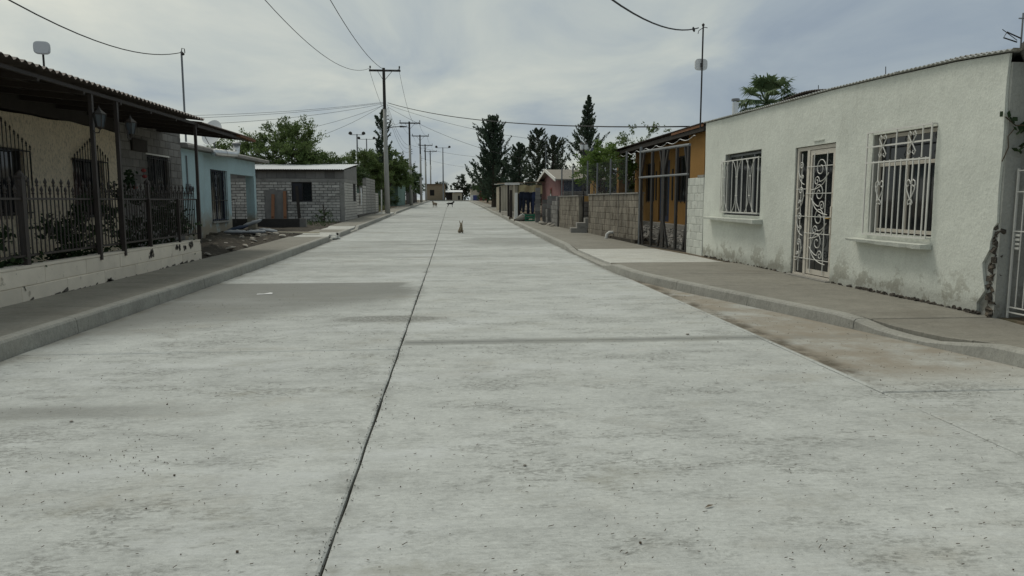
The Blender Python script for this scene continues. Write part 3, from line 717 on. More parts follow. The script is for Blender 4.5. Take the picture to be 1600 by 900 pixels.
MB().tube([(3.78,yd+.012,1.20),(3.78,yd+.05,1.20),(3.86,yd+.055,1.20)],.010,6).build('handle', mat('brass',(0.45,0.30,0.10),.35,metal=.8,bump=0), leaf)
ys_ = yd+.022
def scr(par, pts): MB().tube([(p[0], ys_, p[1]) for p in pts], .0085, 5).build('scroll', K['whitemetal'], par)
def curl(cu, cz, r, a0, turns, sg): return [(cu+sg*(r*(1-.8*i/16))*cos(a0+turns*2*pi*i/16), cz+(r*(1-.8*i/16))*sin(a0+turns*2*pi*i/16)) for i in range(17)]
def motif(par, uc, z, s, w, sg):
    # stem sweeping up with two curls inside it
    scr(par, [(p[0],p[2]) for p in bez((uc-sg*w*.5,0,z),(uc+sg*w*.1,0,z+.02*s),(uc+sg*w*.55,0,z+.25*s),(uc+sg*w*.32,0,z+.55*s),12)] + curl(uc+sg*w*.02, z+.55*s, w*.30, 0, 1.4, sg)[0:])
    scr(par, [(p[0],p[2]) for p in bez((uc+sg*w*.48,0,z+.42*s),(uc+sg*w*.35,0,z+.30*s),(uc+sg*w*.1,0,z+.18*s),(uc-sg*w*.05,0,z+.22*s),8)] + curl(uc-sg*w*.18, z+.22*s, w*.16, 0, 1.3, sg))
for k, z in enumerate((.42, .84, 1.26, 1.68)): motif(leaf, 4.15, z, .66, .56, -1 if k % 2 else 1)
for k, z in enumerate((.42, .88, 1.34, 1.78)): motif(door, 4.80, z, .60, .24, 1 if k % 2 else -1)
for par, us in ((leaf, (3.95, 4.38)), (door, (4.80,))):
    for u in us: MB().box(u-.007,u+.007,ys_-.012,ys_-.001,.24,2.32).build('bar', K['whitemetal'], par)
for z in (.48,.93,1.22,1.62,2.08): MB().box(3.76,4.62,ys_-.010,ys_+.002,z-.006,z+.006).build('bar', K['whitemetal'], leaf)
for z in (.48,1.22,1.70): MB().box(4.63,4.97,ys_-.010,ys_+.002,z-.006,z+.006).build('bar', K['whitemetal'], door)
MB().box(3.80,5.24,.0,.12,.10,.165).build('threshold', K['concrete'], wh)
MB().box(4.2,4.55,.03,.05,2.50,2.52).build('nameplate', K['ledge'], wh)

# ------------------------------------------------------------------ neighbour at the right edge
nb = thing('grey_rendered_house', 'grey rendered wall of a second house at the right edge of the street', 'house', (6.56, 2.16, 0), pi/2)
m = grid_wall(lines(-2, 5.86, .5), lines(.05, 3.25, .4), lambda u, v: 5.0 < u < 5.75 and v < 1.9 or False, 0, -.22); m.build('wall', K['render'], nb)
MB().box(-2.0,5.84,-5,-.23,3.0,3.1).build('roof', K['concrete'], nb)
MB().box(-2.2,5.75,-.4,.14,3.25,3.42).build('parapet', mat('dark_render',(0.10,0.095,0.085),.95,bump=.8), nb)
MB().box(4.9,5.8,-.9,-.85,.05,2.2).build('dark_backing', K['dark'], nb)
MB().lathe([(.001,3.02),(.09,3.06),(.13,3.15),(.12,3.26),(.05,3.33),(.001,3.34)], 9, (5.82,.06,0)).build('mortar_lump', mat('dark_mortar',(0.10,0.095,0.085),.95,bump=.9), nb)
ig = thing('iron_gate', 'white iron gate at the right edge, beside the broken plaster corner', 'gate', (6.46, 8.02, .14), -pi/2)
m = MB()
for u in (0, .48, .9): m.box(u,u+.02,-.01,.01,0,1.72)
for z in (.06,.12,1.0,1.45,1.69): m.box(.02,.9,-.008,.008,z,z+.014)
m.build('frame', K['whitemetal'], ig)
for i in range(7): MB().tube([(.12+i*.11,0,.14),(.12+i*.11,0,1.69)],.007,5).build('bar', K['whitemetal'], ig)
for i in range(4): MB().box(.05,.11,-.01,.02,.80+i*.05,.825+i*.05).build('latch', K['whitemetal'], ig)

# ------------------------------------------------------------------ whitewashed blocks beside the house
wb = thing('whitewashed_block_wall', 'short whitewashed block wall between the mint house and the iron gate', 'wall', (6.12, 17.66, 0), atan2(1.1,-.04))
MB().box(0.01,1.10,-.19,-.012,.05,2.05).build('mortar_core', K['whiteblock'], wb)
course(wb, 'whiteblock', 0, 1.11, .12, 2.06, .40, .198, 0, joint=.008, depth=.1)
MB().box(.0,.42,-.2,.006,2.06,2.12).build('cement_cap', K['concrete'], wb)

# ------------------------------------------------------------------ big iron driveway gate
gt = thing('driveway_gate', 'tall dark iron driveway gate with two pale cross tubes before the orange house', 'gate', (6.10, 18.82, .12), atan2(2.88,-.49))
Lg = 2.92; top = 2.80
for u in (0, .22*Lg, .47*Lg, .50*Lg, .74*Lg, Lg):
    MB().box(u-.042,u+.042,-.03,.03,0,top-.02).build('upright', K['iron'], gt)
MB().tube([(-.05,.0,top),(Lg+.05,0,top)], .038, 8).build('top_tube', K['greysteel'], gt)
MB().tube([(-.05,.035,2.05),(Lg+.05,.035,2.05)], .03, 8).build('cross_tube', K['greysteel'], gt)
MB().box(0,Lg,-.025,.025,.02,.08).build('bottom_rail', K['iron'], gt)
for a, za, b, zb in ((.485*Lg,.95,.38*Lg,.08),(.485*Lg,.95,.59*Lg,.08),(.485*Lg,2.05,.40*Lg,top-.05),(.485*Lg,2.05,.57*Lg,top-.05),(.04,.75,.2,.08),(Lg-.04,.75,Lg-.22,.08),(.04,2.2,.2,top-.05),(Lg-.04,2.2,Lg-.2,top-.05)):
    MB().bar((a,.0,za),(b,.0,zb),.06,.05,(0,1,0)).build('brace', K['iron'], gt)
MB().box(.425*Lg,.545*Lg,-.05,-.035,.95,2.75).build('lock_sheet', K['iron'], gt)
MB().tube([(Lg+.04,.0,-.05),(Lg+.04,0,2.95)], .05, 8).build('gate_post', K['greysteel'], gt)

# ------------------------------------------------------------------ orange house behind the gate
oh = thing('orange_house', 'orange plastered house with dark porch roof behind the tall iron gate', 'house', (7.8, 19.3, 0), pi/2)
Ho = [(4.7,6.1,1.45,3.0),(6.85,8.25,.72,2.95),(8.85,10.1,1.45,2.95)]
m = grid_wall(lines(0, 11.9, 1.0, [x for h in Ho for x in h[:2]]), lines(.1, 3.75, .5, [x for h in Ho for x in h[2:]]), in_holes(Ho), 0, -.2); m.build('wall', K['orangewall'], oh)
MB().box(0,11.9,.003,.30,.1,.68).build('plinth', K['concrete'], oh)
MB().box(.05,11.8,-5,-.21,3.3,3.4).build('ceiling', K['concrete'], oh)
MB().box(11.7,11.9,-5,-.205,.1,3.75).build('side_wall', K['orangewall'], oh)
MB().box(.2,11.6,-1.9,-1.8,.1,3.3).build('dark_backing', K['dark'], oh)
window(oh, 4.7,6.1,1.45,3.0,-.06,'iron',(5.17,5.63),(2.4,),.04,'bluecurtain'); window(oh, 8.85,10.1,1.45,2.95,-.06,'iron',(9.27,9.68),(2.4,),.04,'bluecurtain')
d = MB().box(6.87,8.23,-.1,-.05,.72,2.95).build('door', K['navy'], oh)
MB().box(7.0,7.45,-.052,-.04,1.0,2.7).build('door_panel', K['bluecurtain'], d); MB().box(7.6,8.1,-.052,-.04,1.0,2.7).build('door_panel', K['bluecurtain'], d)
for u in (4.1, 6.45, 8.55): MB().box(u-.06,u+.06,.003,.03,1.5,2.6).build('wall_bracket', K['iron'], oh)
for u in (5.0, 5.4, 5.8, 9.05, 9.5, 9.9): MB().box(u-.01,u+.01,.02,.04,1.4,2.95).build('window_bar', K['iron'], oh)
m = MB().box(.9,2.3,.55,.80,.1,3.40); m.build('pier', K['orangewall'], oh)
for i in range(14): MB().box(.84,.905,.58,.76,.35+i*.22,.43+i*.22).build('brick', K['rust'], oh)
MB().box(11.5,11.9,.5,.8,.1,3.40).build('pier', K['orangewall'], oh)
corrugated(.5, 12.2, -2.6, 1.05, lambda u, y: 3.56-.05*(y-1)*-1.2+.012, .015, .11).build('roof', K['sheet'], oh)
MB().box(.5,12.2,.93,.99,3.37,3.50).build('fascia', K['darkwood'], oh)
MB().box(.5,3.4,.995,1.02,3.49,3.555).build('fascia_strip', K['orangeboard'], oh)
for i in range(16): MB().box(.75+i*.74,.82+i*.74,.32,.93,3.40,3.50).build('rafter', K['darkwood'], oh)
m = MB(); P = []
for i in range(64):
    u = 1.2+i*.165; P.append((u,.98,3.33-.10*abs(sin(u*2.4))))
m.tube(P,.012,4); m.build('string_light', K['whitepl'], oh)
tag(oh.children[-1], 'pale string of lights looped under the porch eave')

# ------------------------------------------------------------------ block yard walls on the right
def yard_wall(name, label, p, q, ztop, z0):
    L = (Vector(q)-Vector(p)).length; t = thing(name, label, 'wall', (p[0],p[1],0), atan2(q[1]-p[1], q[0]-p[0]))
    MB().box(.005,L-.005,-.16,-.014,z0-.15,ztop-.01).build('mortar_core', K['blockbrown'], t)
    course(t, 'blockbrown', 0, L, z0, ztop, .41, .205, 0, depth=.08, joint=.009)
    MB().box(-.02,L+.02,-.18,.03,ztop,ztop+.04).build('coping', K['concrete'], t)
    return t, L
t, L = yard_wall('block_yard_wall', 'long stained brown block wall just beyond the driveway gate', (5.62,22.0), (5.19,27.9), 1.70, .22)
MB().box(.0,2.9,.003,.10,.10,.30).build('footing', K['mud'], t)
for u in (2.05,): MB().box(u-.03,u+.03,-.005,.008,.25,1.68).build('joint_strip', K['mortar'], t)
t, L = yard_wall('block_yard_wall', 'shorter brown block wall beyond the concrete steps', (5.06,29.35), (4.80,32.9), 1.66, .28)
t, L = yard_wall('block_yard_wall', 'dark return wall inside the gap above the concrete steps', (5.20,27.95), (6.5,28.9), 1.66, .28)
# rubble in the yard between gate and orange house
m = MB()
for i in range(1500):
    x = rnd.uniform(6.25, 7.45); y = rnd.uniform(19.2, 27.5); s = rnd.uniform(.03,.075)
    M4 = Matrix.Translation((x,y,zr(y)+.15+rnd.uniform(0,.06)+max(0,(x-6.4))*.25)) @ Matrix.Rotation(rnd.uniform(0,3),4,(rnd.random(),rnd.random(),rnd.random()+.01))
    m.box(-s,s,-s*.8,s*.8,-s*.6,s*.6,M4)
tag(m.build('rubble_stones', K['gravel']), 'grey broken stones heaped in the yard behind the gate', 'stones', kind='stuff')
# steps
st = thing('concrete_steps', 'three small concrete steps up to the gap in the block wall', 'steps', (4.60, 28.55, zr(28.5)+.13), -.1)
MB().box(0,.62,-.45,.45,0,.20).build('step', K['concrete'], st); MB().box(.24,.9,-.42,.42,.20,.40).build('step', K['concrete'], st); MB().box(.55,1.15,-.38,.38,.40,.58).build('step', K['concrete'], st)
el = thing('drain_elbow', 'white plastic drain elbow sticking out at the foot of the block wall', 'pipe', (5.42,24.6,.2), pi)
MB().tube([(-.1,0,.22),(.12,0,.22),(.2,0,.16),(.22,0,.02),(.22,0,-.05)], .055, 9).build('pipe', K['pvc'], el, smooth=True)
MB().tube([(.22,0,.05),(.22,0,-.03)], .068, 9).build('socket', K['pvc'], el)
# chain-link fence on the yard walls
cf = thing('chain_link_fence', 'chain-link fence with thin grey posts on top of the block walls', 'fence', (5.55,22.2,1.74), 0)
PP = [(5.52,23.2,1.3),(5.38,24.9,1.15),(5.26,26.6,1.1),(5.16,28.0,1.25),(4.97,30.3,1.15),(4.84,32.5,1.15)]
for x, y, h in PP: MB().tube([(x-5.55,y-22.2,-.05),(x-5.55,y-22.2,h)], .032, 7).build('post', K['greysteel'], cf)
m = MB()
for (x0,y0,h0),(x1,y1,h1) in zip(PP, PP[1:]):
    Ls = sqrt((x1-x0)**2+(y1-y0)**2); n = int(Ls/.11)
    for k in range(-10, n+1):
        for sg in (0, 1):
            a, b = (k/n, (k+10)/n); za, zb = (0, 1.1) if sg == 0 else (1.1, 0)
            if a < 0: za = lerp(za, zb, (0-a)/(b-a)); a = 0
            if b > 1: zb = lerp(za, zb, (1-a)/(b-a)); b = 1
            if b-a < .005: continue
            m.bar((lerp(x0,x1,a)-5.55,lerp(y0,y1,a)-22.2,za),(lerp(x0,x1,b)-5.55,lerp(y0,y1,b)-22.2,zb),.0012)
tag(m.build('wire_mesh', K['greysteel'], cf), kind='stuff')
# ================================================================== porch house on the left
ph = thing('porch_house', 'ochre plastered house with dark corrugated porch roof, nearest on the left', 'house', (-8.0, 22.9, 0), -pi/2)
UY = lambda y: 22.9-y
HA = [(UY(17.8),UY(16.4),1.12,2.40),(UY(14.65),UY(12.6),1.22,2.45)]
def wy(u, v, front):
    if v > 3.05: v = 3.11+.02*sin(u*1.3)+.012*sin(u*4.1)
    return u, v, (.01*sin(u*3)*sin(v*4) if front else 0)
m = grid_wall(lines(4.3, 14.8, .3, [x for h in HA for x in h[:2]]), lines(.1, 3.12, .3, [x for h in HA for x in h[2:]]), in_holes(HA), .035, -.2, wy)
m.build('plaster_wall', K['yellow'], ph)
HB = [(1.1,2.5,1.35,2.70)]
m = grid_wall(sorted([0,4.295]+list(HB[0][:2])), sorted([.1,3.58]+list(HB[0][2:])), in_holes(HB), -.012, -.2); m.build('mortar_core', K['mortar'], ph)
course(ph, 'block', 0, 4.29, .12, 3.55, .40, .2, 0, holes=HB, joint=.014, depth=.08)
MB().box(1.0,2.6,-.02,.02,2.70,2.74).build('lintel', K['trim'], ph)
MB().box(4.3,14.8,-.22,.02,3.14,3.66).build('upper_wall', K['darkwood'], ph)
MB().box(0,.2,-6,-.205,.1,3.6).build('side_wall', K['block'], ph)
MB().box(.3,14.6,-1.8,-1.7,.1,3.5).build('dark_backing', K['dark'], ph)
MB().box(5.85,14.8,.04,2.28,.05,.28).build('porch_floor', K['apron'], ph)  # floor colour made pale to bounce light onto the porch wall
for (a,b,c,d) in HA: window(ph, a,b,c,d,-.05,'iron',((a+b)/2,),(),.04,'bluecurtain')
window(ph, *HB[0], -.06, 'iron', (1.8,), (), .04, None)
def spear_grille(a, b, c, d, hmax):
    m = MB()
    for u in (a-.06,b+.06): m.box(u-.008,u+.008,.10,.118,c+.04,d-.03)
    for z in (c+.05, d-.04): m.box(a-.06,b+.06,.10,.118,z-.012,z+.012)
    for u in (a-.05,b+.05): m.box(u-.008,u+.008,.03,.10,c+.04,c+.06); m.box(u-.008,u+.008,.03,.10,d-.05,d-.03)
    g = m.build('grille', K['iron'], ph); n = int((b-a+.1)/.115)
    for i in range(n+1):
        t = i/n; top = d+.05+(hmax-d)*(1-abs(2*t-1))
        inst(spear(1.0+round(top-c-.9,2), .009).mesh('bar', K['iron']), 'bar', g, (lerp(a-.05,b+.05,t),.125,c-.06))
spear_grille(*HA[0], 2.80); spear_grille(*HA[1], 3.0)
m = MB().box(1.04,1.06,.05,.062,1.36,2.69).box(2.54,2.56,.05,.062,1.36,2.69).box(1.05,2.55,.05,.062,1.42,1.44).box(1.05,2.55,.05,.062,2.6,2.62); g = m.build('grille', K['iron'], ph)
for i in range(11): MB().box(1.1+i*.14-.007,1.1+i*.14+.007,.062,.076,1.36,2.69).build('bar', K['iron'], g)
# roof: near sheet run and a lower far run
zR = lambda u, y: 3.25+.10*(2.5-y)
corrugated(UY(17.25), 15.4, -4.5, 2.52, lambda u, y: zR(u,y)+.03, .026, .17).build('roof_sheet', K['sheet'], ph)
corrugated(UY(21.5), UY(17.2), -4.5, 2.48, lambda u, y: zR(u,y)-.035, .012, .10).build('roof_sheet', K['sheet'], ph)
MB().bar((UY(17.2),2.34,3.19),(15.4,2.34,3.19),.05,.05).build('eave_beam', K['ironbrown'], ph)
MB().bar((UY(21.4),2.34,3.16),(UY(17.25),2.34,3.16),.05,.07).build('eave_beam', K['ironbrown'], ph)
MB().bar((UY(21.75),2.42,3.17),(UY(20.2),2.42,3.20),.10,.06).build('fascia', K['rust'], ph)
for i in range(11):
    u = 1.8+i*1.28
    MB().bar((u,0.02,3.40),(u,2.36,3.17),.05,.09).build('rafter', K['ironbrown'], ph)
for y in (.8,1.6): MB().bar((UY(17.2),y,zR(0,y)-.035),(15.4,y,zR(0,y)-.035),.06,.05).build('purlin', K['ironbrown'], ph)
for y, w in ((12.32,.058),(13.2,.058),(17.08,.055)):
    MB().box(UY(y)-w/2,UY(y)+w/2,2.33,2.33+w,.55,3.15).build('porch_post', K['ironbrown'], ph)
MB().box(2.6,3.5,.01,.06,2.75,3.05).build('notice_board', K['darkwood'], ph)

# low wall and iron fence
lw = thing('low_block_wall', 'cream painted low block wall carrying the iron fence', 'wall', (-5.64, 17.1, 0), -pi/2)
MB().box(.005,9.3,-.15,-.012,.05,.60).build('mortar_core', K['creamblock'], lw)
def ltop(u): return interp([(0,.555),(4.9,.62),(9.3,.66)], u)
course(lw, 'creamblock', 0, 9.3, .13, .60, 1.17, .235, 0, joint=.006, depth=.08)
m = MB()
for u0, u1 in ((0,1.05),(1.06,2.55),(2.56,3.9),(3.91,4.88),(4.89,7.1),(7.11,9.3)):
    c = MB(); c.hexa([(u0,-.155,.602),(u1,-.155,.602),(u1,.006,.602),(u0,.006,.602),(u0,-.155,.603+.03),(u1,-.155,.603+.03+.01),(u1,.006,.60+.035),(u0,.006,.60+.028)]); c.build('coping', K['creamblock'], lw)
m = MB()
for i in range(60):
    u = rnd.uniform(.1,9); s = rnd.uniform(.015,.05)
    if rnd.random() < .35: u = rnd.choice((.8,1.3,2.4,4.5))+rnd.uniform(-.15,.15)
    M4 = Matrix.Translation((u,.004,.14+rnd.uniform(0,.05))) @ Matrix.Rotation(rnd.uniform(-.4,.4),4,'Y'); m.box(-s*1.8,s*1.8,-.002,.006,-s*.6,s*.6,M4)
for u, z in ((.75,.54),(1.05,.50),(1.35,.53),(.62,.55),(1.5,.57),(2.75,.52),(2.85,.48)):
    for k in range(5):
        s = rnd.uniform(.02,.04); M4 = Matrix.Translation((u+rnd.uniform(-.05,.05),.008,z+rnd.uniform(-.05,.04))) @ Matrix.Rotation(rnd.uniform(-1,1),4,'Y'); m.box(-s,s,-.002,.004,-s,s,M4)
tag(m.build('flaked_paint', K['mortar'], lw), kind='stuff')
fe = thing('iron_fence', 'brown iron picket fence with spear tips on the low cream wall', 'fence', (-5.66, 17.1, .60), -pi/2)
FY = lambda y: 17.1-y
tall = spear(1.08, .0105, .13).mesh('picket', K['ironbrown']); short = spear(.97, .0105, .13).mesh('picket', K['ironbrown'])
for i in range(83): inst(tall if i % 2 == 0 else short, 'picket', fe, (.09+i*.1075, -.06, .14))
for z in (.16, .92): MB().box(.0,9.2,-.085,-.035,z-.014,z+.014).build('rail', K['ironbrown'], fe)
for y, w in ((10.38,.085),(14.5,.06),):
    m = MB().box(FY(y)-w/2,FY(y)+w/2,-.06-w/2,-.06+w/2,.0,1.20); p = m.build('post', K['ironbrown'], fe)
    m = MB(); a = w*.72; m.box(FY(y)-a,FY(y)+a,-.06-a,-.06+a,1.20,1.225); m.lathe([(.05,1.225),(.05,1.25),(.001,1.30)],6,(FY(y),-.06,0)); m.build('post_cap', K['ironbrown'], p)
for y in (12.35, 13.22, 14.42, 15.9, 17.05): MB().box(FY(y)-.02,FY(y)+.02,-.03,.01,-.10,.93).build('stanchion', K['ironbrown'], fe)
for y in (11.0, 11.65, 12.0, 15.3):
    m = MB(); u = FY(y)
    for sg in (-1,1):
        m.tube([(u+sg*q[0],-.04,q[1]+.48) for q in [(.02,.19),(.05,.17),(.075,.19),(.07,.23),(.02,.24)]],.007,5); m.tube([(u+sg*q[0],-.04,q[1]+.48) for q in [(.075,.19),(.05,.08),(.005,-.02),(.03,-.05),(.03,-.08),(.005,-.08)]],.007,5)
    m.build('scroll', K['ironbrown'], fe)

# lanterns on the porch posts
def lantern(label, loc, rz):
    t = thing('post_lantern', label, 'lantern', loc, rz, 'porch lanterns'); t.scale = (.86,.86,.86)
    MB().tube([(0,-.10,-.16),(0,-.04,-.22),(0,.03,-.22),(0,.06,-.16)],.010,6).tube([(0,-.10,-.05),(0,-.10,-.22)],.014,6).build('bracket', K['iron'], t)
    m = MB().lathe([(.02,-.16),(.06,-.13),(.065,-.12),(.02,-.115)],6,(0,.06,0)).lathe([(.115,.10),(.12,.115),(.06,.17),(.035,.19),(.03,.21),(.012,.23),(.001,.27)],6,(0,.06,0))
    for k in range(6):
        a = 2*pi*k/6; m.bar((.065*cos(a),.06+.065*sin(a),-.12),(.112*cos(a),.06+.112*sin(a),.105),.010)
    m.build('cage', K['iron'], t)
    MB().lathe([(.058,-.115),(.103,.10)],6,(0,.06,0)).build('glass', K['lampglass'], t)
lantern('dark lantern on the nearer of the two middle porch posts', (-5.52,12.22,2.74), -pi/2-.3)
lantern('dark lantern on the porch post between ochre plaster and bare blocks', (-5.52,13.40,2.74), 0.0)

# panel antennas
def panel_antenna(label, base, top, tilt, rz, s=.24):
    t = thing('panel_antenna', label, 'antenna', base, rz)
    h = top[2]-base[2]
    MB().tube([(0,0,0),(0,0,h)], .022, 8).build('mast', K['iron'], t)
    m = MB(); R = []
    for k in range(20):
        a = 2*pi*k/20; c, q = cos(a), sin(a); R.append((s*abs(c)**.55*(1 if c > 0 else -1), s*.85*abs(q)**.55*(1 if q > 0 else -1)+h-.08))
    m.prism(R, .05, .09); R2 = [(a*.86, (b-h+.08)*.86+h-.08) for a, b in R]; m.prism(R2, .09, .105)
    p = m.build('panel', K['whitepl'], t); MB().box(-.035,.035,.02,.05,h-.15,h-.05).build('clamp', K['greysteel'], p)
    return t
panel_antenna('white panel antenna on a short mast above the porch roof', (-9.0,17.6,3.9), (0,0,4.92), 0, pi+.25, .165)
t = panel_antenna('white panel antenna high on the slim black mast behind the mint house', (6.62,19.52,3.4), (0,0,5.15), 0, .1, .175)
MB().tube([(0,0,1.75),(0,0,2.66)], .022, 8).build('mast', K['iron'], t)
MB().tube([(0,0,2.60),(-.12,0,2.52),(-.14,0,2.44)], .010, 5).tube([(-.02,0,2.62),(.12,0,2.60)], .010, 5).build('cable_bracket', K['iron'], t)
MB().lathe([(.03,2.64),(.04,2.68),(.001,2.72)],7).build('mast_cap', K['iron'], t)
t = thing('cable_mast', 'thin dark mast holding a service cable above the porch roof end', 'mast', (-8.2,23.95,3.3), 0)
MB().tube([(0,0,0),(0,0,2.72)], .03, 7).build('pole', K['greysteel'], t); MB().tube([(.0,0,2.72),(.02,0,2.82),(.09,0,2.80),(.10,0,2.68)], .014, 5).build('weatherhead', K['iron'], t)
MB().lathe([(.02,2.6),(.05,2.62),(.05,2.66),(.02,2.68)],7,(.05,-.03,0)).build('insulator', K['iron'], t)

# ================================================================== turquoise house
ch = thing('turquoise_house', 'faded turquoise plastered house with a flat concrete roof slab and open porch', 'house', (-8.1, 31.7, 0), -pi/2)
CY = lambda y: 31.7-y
HC = [(CY(27.45),CY(25.75),.79,2.54)]
m = grid_wall(lines(CY(28.0),CY(23.0),.4,list(HC[0][:2])), lines(.05,3.06,.4,list(HC[0][2:])), in_holes(HC), .02, -.2); m.build('wall', K['cyan'], ch)
MB().box(.2,CY(28.0)-.002,-.2,.018,2.47,3.055).build('beam', K['cyan'], ch)
MB().box(.2,.5,-.3,.025,.1,2.468).build('column', K['cyan'], ch)
MB().box(CY(28.0)+.003,CY(28.0)+.2,-5,-.205,.1,3.05).build('porch_wall', K['cyan'], ch)
MB().box(CY(23.2),CY(23.0),-5,-.205,.1,3.05).build('side_wall', K['cyan'], ch)
MB().box(CY(27.8),CY(23.2),-1.5,-1.4,.1,3.0).build('dark_backing', K['dark'], ch)
m = MB(); n = 22                                             # slab with a crumbled edge
for i in range(n+1):
    u = lerp(-1.0, CY(22.95), i/n); e = .30+rnd.uniform(-.03,.02)
    m.v += [(u,-5,3.07),(u,e,3.07),(u,e+.01,3.15+rnd.uniform(-.01,.02)),(u,e-.05,3.21),(u,-5,3.23)]
for i in range(n):
    for k in range(5): m.f.append((i*5+k, i*5+(k+1)%5, (i+1)*5+(k+1)%5, (i+1)*5+k))
m.f += [(4,3,2,1,0), tuple(n*5+k for k in range(5))]; m.build('roof_slab', K['concrete'], ch)
window(ch, *HC[0], -.06, 'navy', ((HC[0][0]+HC[0][1])/2,), (), .06, 'bluecurtain')
a, b, c, d = HC[0]
m = MB()
for z in (c+.02, 1.5, d-.02): m.box(a-.03,b+.03,.03,.045,z-.012,z+.012)
g = m.build('grille', K['iron'], ch)
for i in range(9): MB().box(a+i*(b-a)/8-.008,a+i*(b-a)/8+.008,.045,.058,c,d).build('bar', K['iron'], g)
for u in (a+.4, b-.4):
    for z in (1.75, 2.15): heart(g, u, z, .30, .064, 'greysteel')
MB().box(a-.08,b+.08,.02,.10,c-.06,c-.01).build('sill', K['concrete'], ch)
mt_ = thing('electric_meter', 'round electric meter and conduit on the turquoise wall', 'meter', (-8.08, 23.45, 1.75), -pi/2)
MB().box(-.10,.10,.002,.10,-.05,.25).build('box', K['greysteel'], mt_); MB().lathe([(.085,.10),(.085,.15),(.06,.18),(.001,.185)],12,(0,0,.10),'y').build('glass_dome', K['lampglass'], mt_)
MB().tube([(0,.04,.25),(0,.04,1.1)],.022,7).tube([(.0,.04,-.05),(0,.04,-.9)],.018,7).build('conduit', K['greysteel'], mt_)
MB().box(-.3,.35,-.015,.012,-.25,1.2).build('meter_niche', K['cyan'], mt_)
# galvanised flue coming through the slab edge
t = thing('flue_pipe', 'galvanised flue pipe with elbow and cap at the turquoise eave', 'pipe', (-7.66,27.4,3.05), 0)
MB().tube([(-.05,-2.3,.0),(.0,-.35,.06),(.0,-.1,.10),(.0,.02,.20),(.0,.05,.38)], .12, 12).build('pipe', K['steel'], t, smooth=True)
MB().lathe([(.115,.36),(.115,.40),(.16,.43),(.16,.47),(.05,.52)],12,(0,.05,0)).build('cap', K['greysteel'], t)
for yy in (-.42,-1.4): MB().lathe([(.108,yy),(.108,yy+.04)],12,(0,0,.05),'y').build('collar', K['steel'], t)
# satellite dish
t = thing('satellite_dish', 'round pale satellite dish above the turquoise roof slab', 'antenna', (-8.6,27.9,3.2), 0)
m = MB(); Rm = Matrix.Translation((0,0,.72)) @ Matrix.Rotation(radians(-25),4,'Z') @ Matrix.Rotation(radians(70),4,'X')
for lay, dz in ((0,0),(1,-.012)):
    for i in range(7):
        r = .44*i/6
        for k in range(24):
            a = 2*pi*k/24; m.v.append(tuple(Rm @ Vector((r*cos(a), r*sin(a)*1.08, .32*r*r+dz))))
for lay in (0,1):
    for i in range(6):
        for k in range(24): q = (lay*168+i*24+k, lay*168+i*24+(k+1)%24, lay*168+(i+1)*24+(k+1)%24, lay*168+(i+1)*24+k); m.f.append(q)
m.build('reflector', K['whitepl'], t, smooth=True)
MB().tube([(0,.1,0),(0,.1,.55),(0,.06,.7)],.028,7).build('mast', K['greysteel'], t)
E0 = Rm @ Vector((0,-.45,.07)); E1 = Rm @ Vector((0,-.16,.52))
MB().tube([tuple(E0),tuple(E1)],.014,5).build('feed_arm', K['greysteel'], t); MB().lathe([(.03,-.05),(.045,0),(.03,.05)],8,tuple(E1)).build('receiver', K['whitepl'], t)
# handrail seen through the porch
t = thing('handrail', 'dark pipe handrail seen through the turquoise porch opening', 'handrail', (-9.6,32.2,.3), 0)
MB().tube([(-.9,0,.75),(.45,0,1.25),(.45,0,.25)],.025,6).build('rail', K['iron'], t); MB().tube([(-.9,0,.75),(-.9,0,.2)],.022,6).build('post', K['iron'], t)

# ================================================================== grey block house
gh = thing('grey_block_house', 'unplastered pale grey block house with a white corrugated roof', 'house', (-5.68, 40.0, 0), pi)
zb = zr(40)
Wd = (1.70,2.74,1.45,2.45)
H3 = [Wd]
m = grid_wall(sorted([.02,6.9,Wd[0],Wd[1]]), sorted([.1,3.12,Wd[2],Wd[3]]), in_holes(H3), -.015, -.2); m.build('mortar_core', K['greymortar'], gh)
course(gh, 'greybrick', .24, 6.9, .36, 2.46, .43, .15, 0, holes=[Wd,(3.0,4.15,.36,2.0)], name='brick', joint=.028, depth=.10)
m = grid_wall(lines(3.0,4.15,.2), lines(.36,2.05,.2), lambda u, v: False, .004, -.02, lambda u, v, f: (u+.06*sin(v*7), v+(.10*sin(u*9) if v > 1.9 else 0), 0)); m.build('cement_patch', K['block'], gh)
MB().box(0,.235,-.25,.012,.1,2.46).build('corner_column', K['concrete'], gh)
MB().box(0,6.9,-.2,.015,2.465,2.64).build('ring_beam', K['concrete'], gh)
course(gh, 'block', 0, 6.9, 2.65, 3.07, .50, .42, .004, name='upper_block', joint=.018, depth=.1)
w = window(gh, Wd[0],Wd[1],Wd[2],Wd[3],-.08,'iron',(2.2,),(),.04,None)
MB().box(2.22,2.70,-.07,-.05,1.5,2.4).build('shutter', mat('dark_shutter',(0.035,0.036,0.042),.8), w)
MB().box(.3,6.8,-1.7,-1.6,.1,3.1).build('dark_backing', K['dark'], gh)
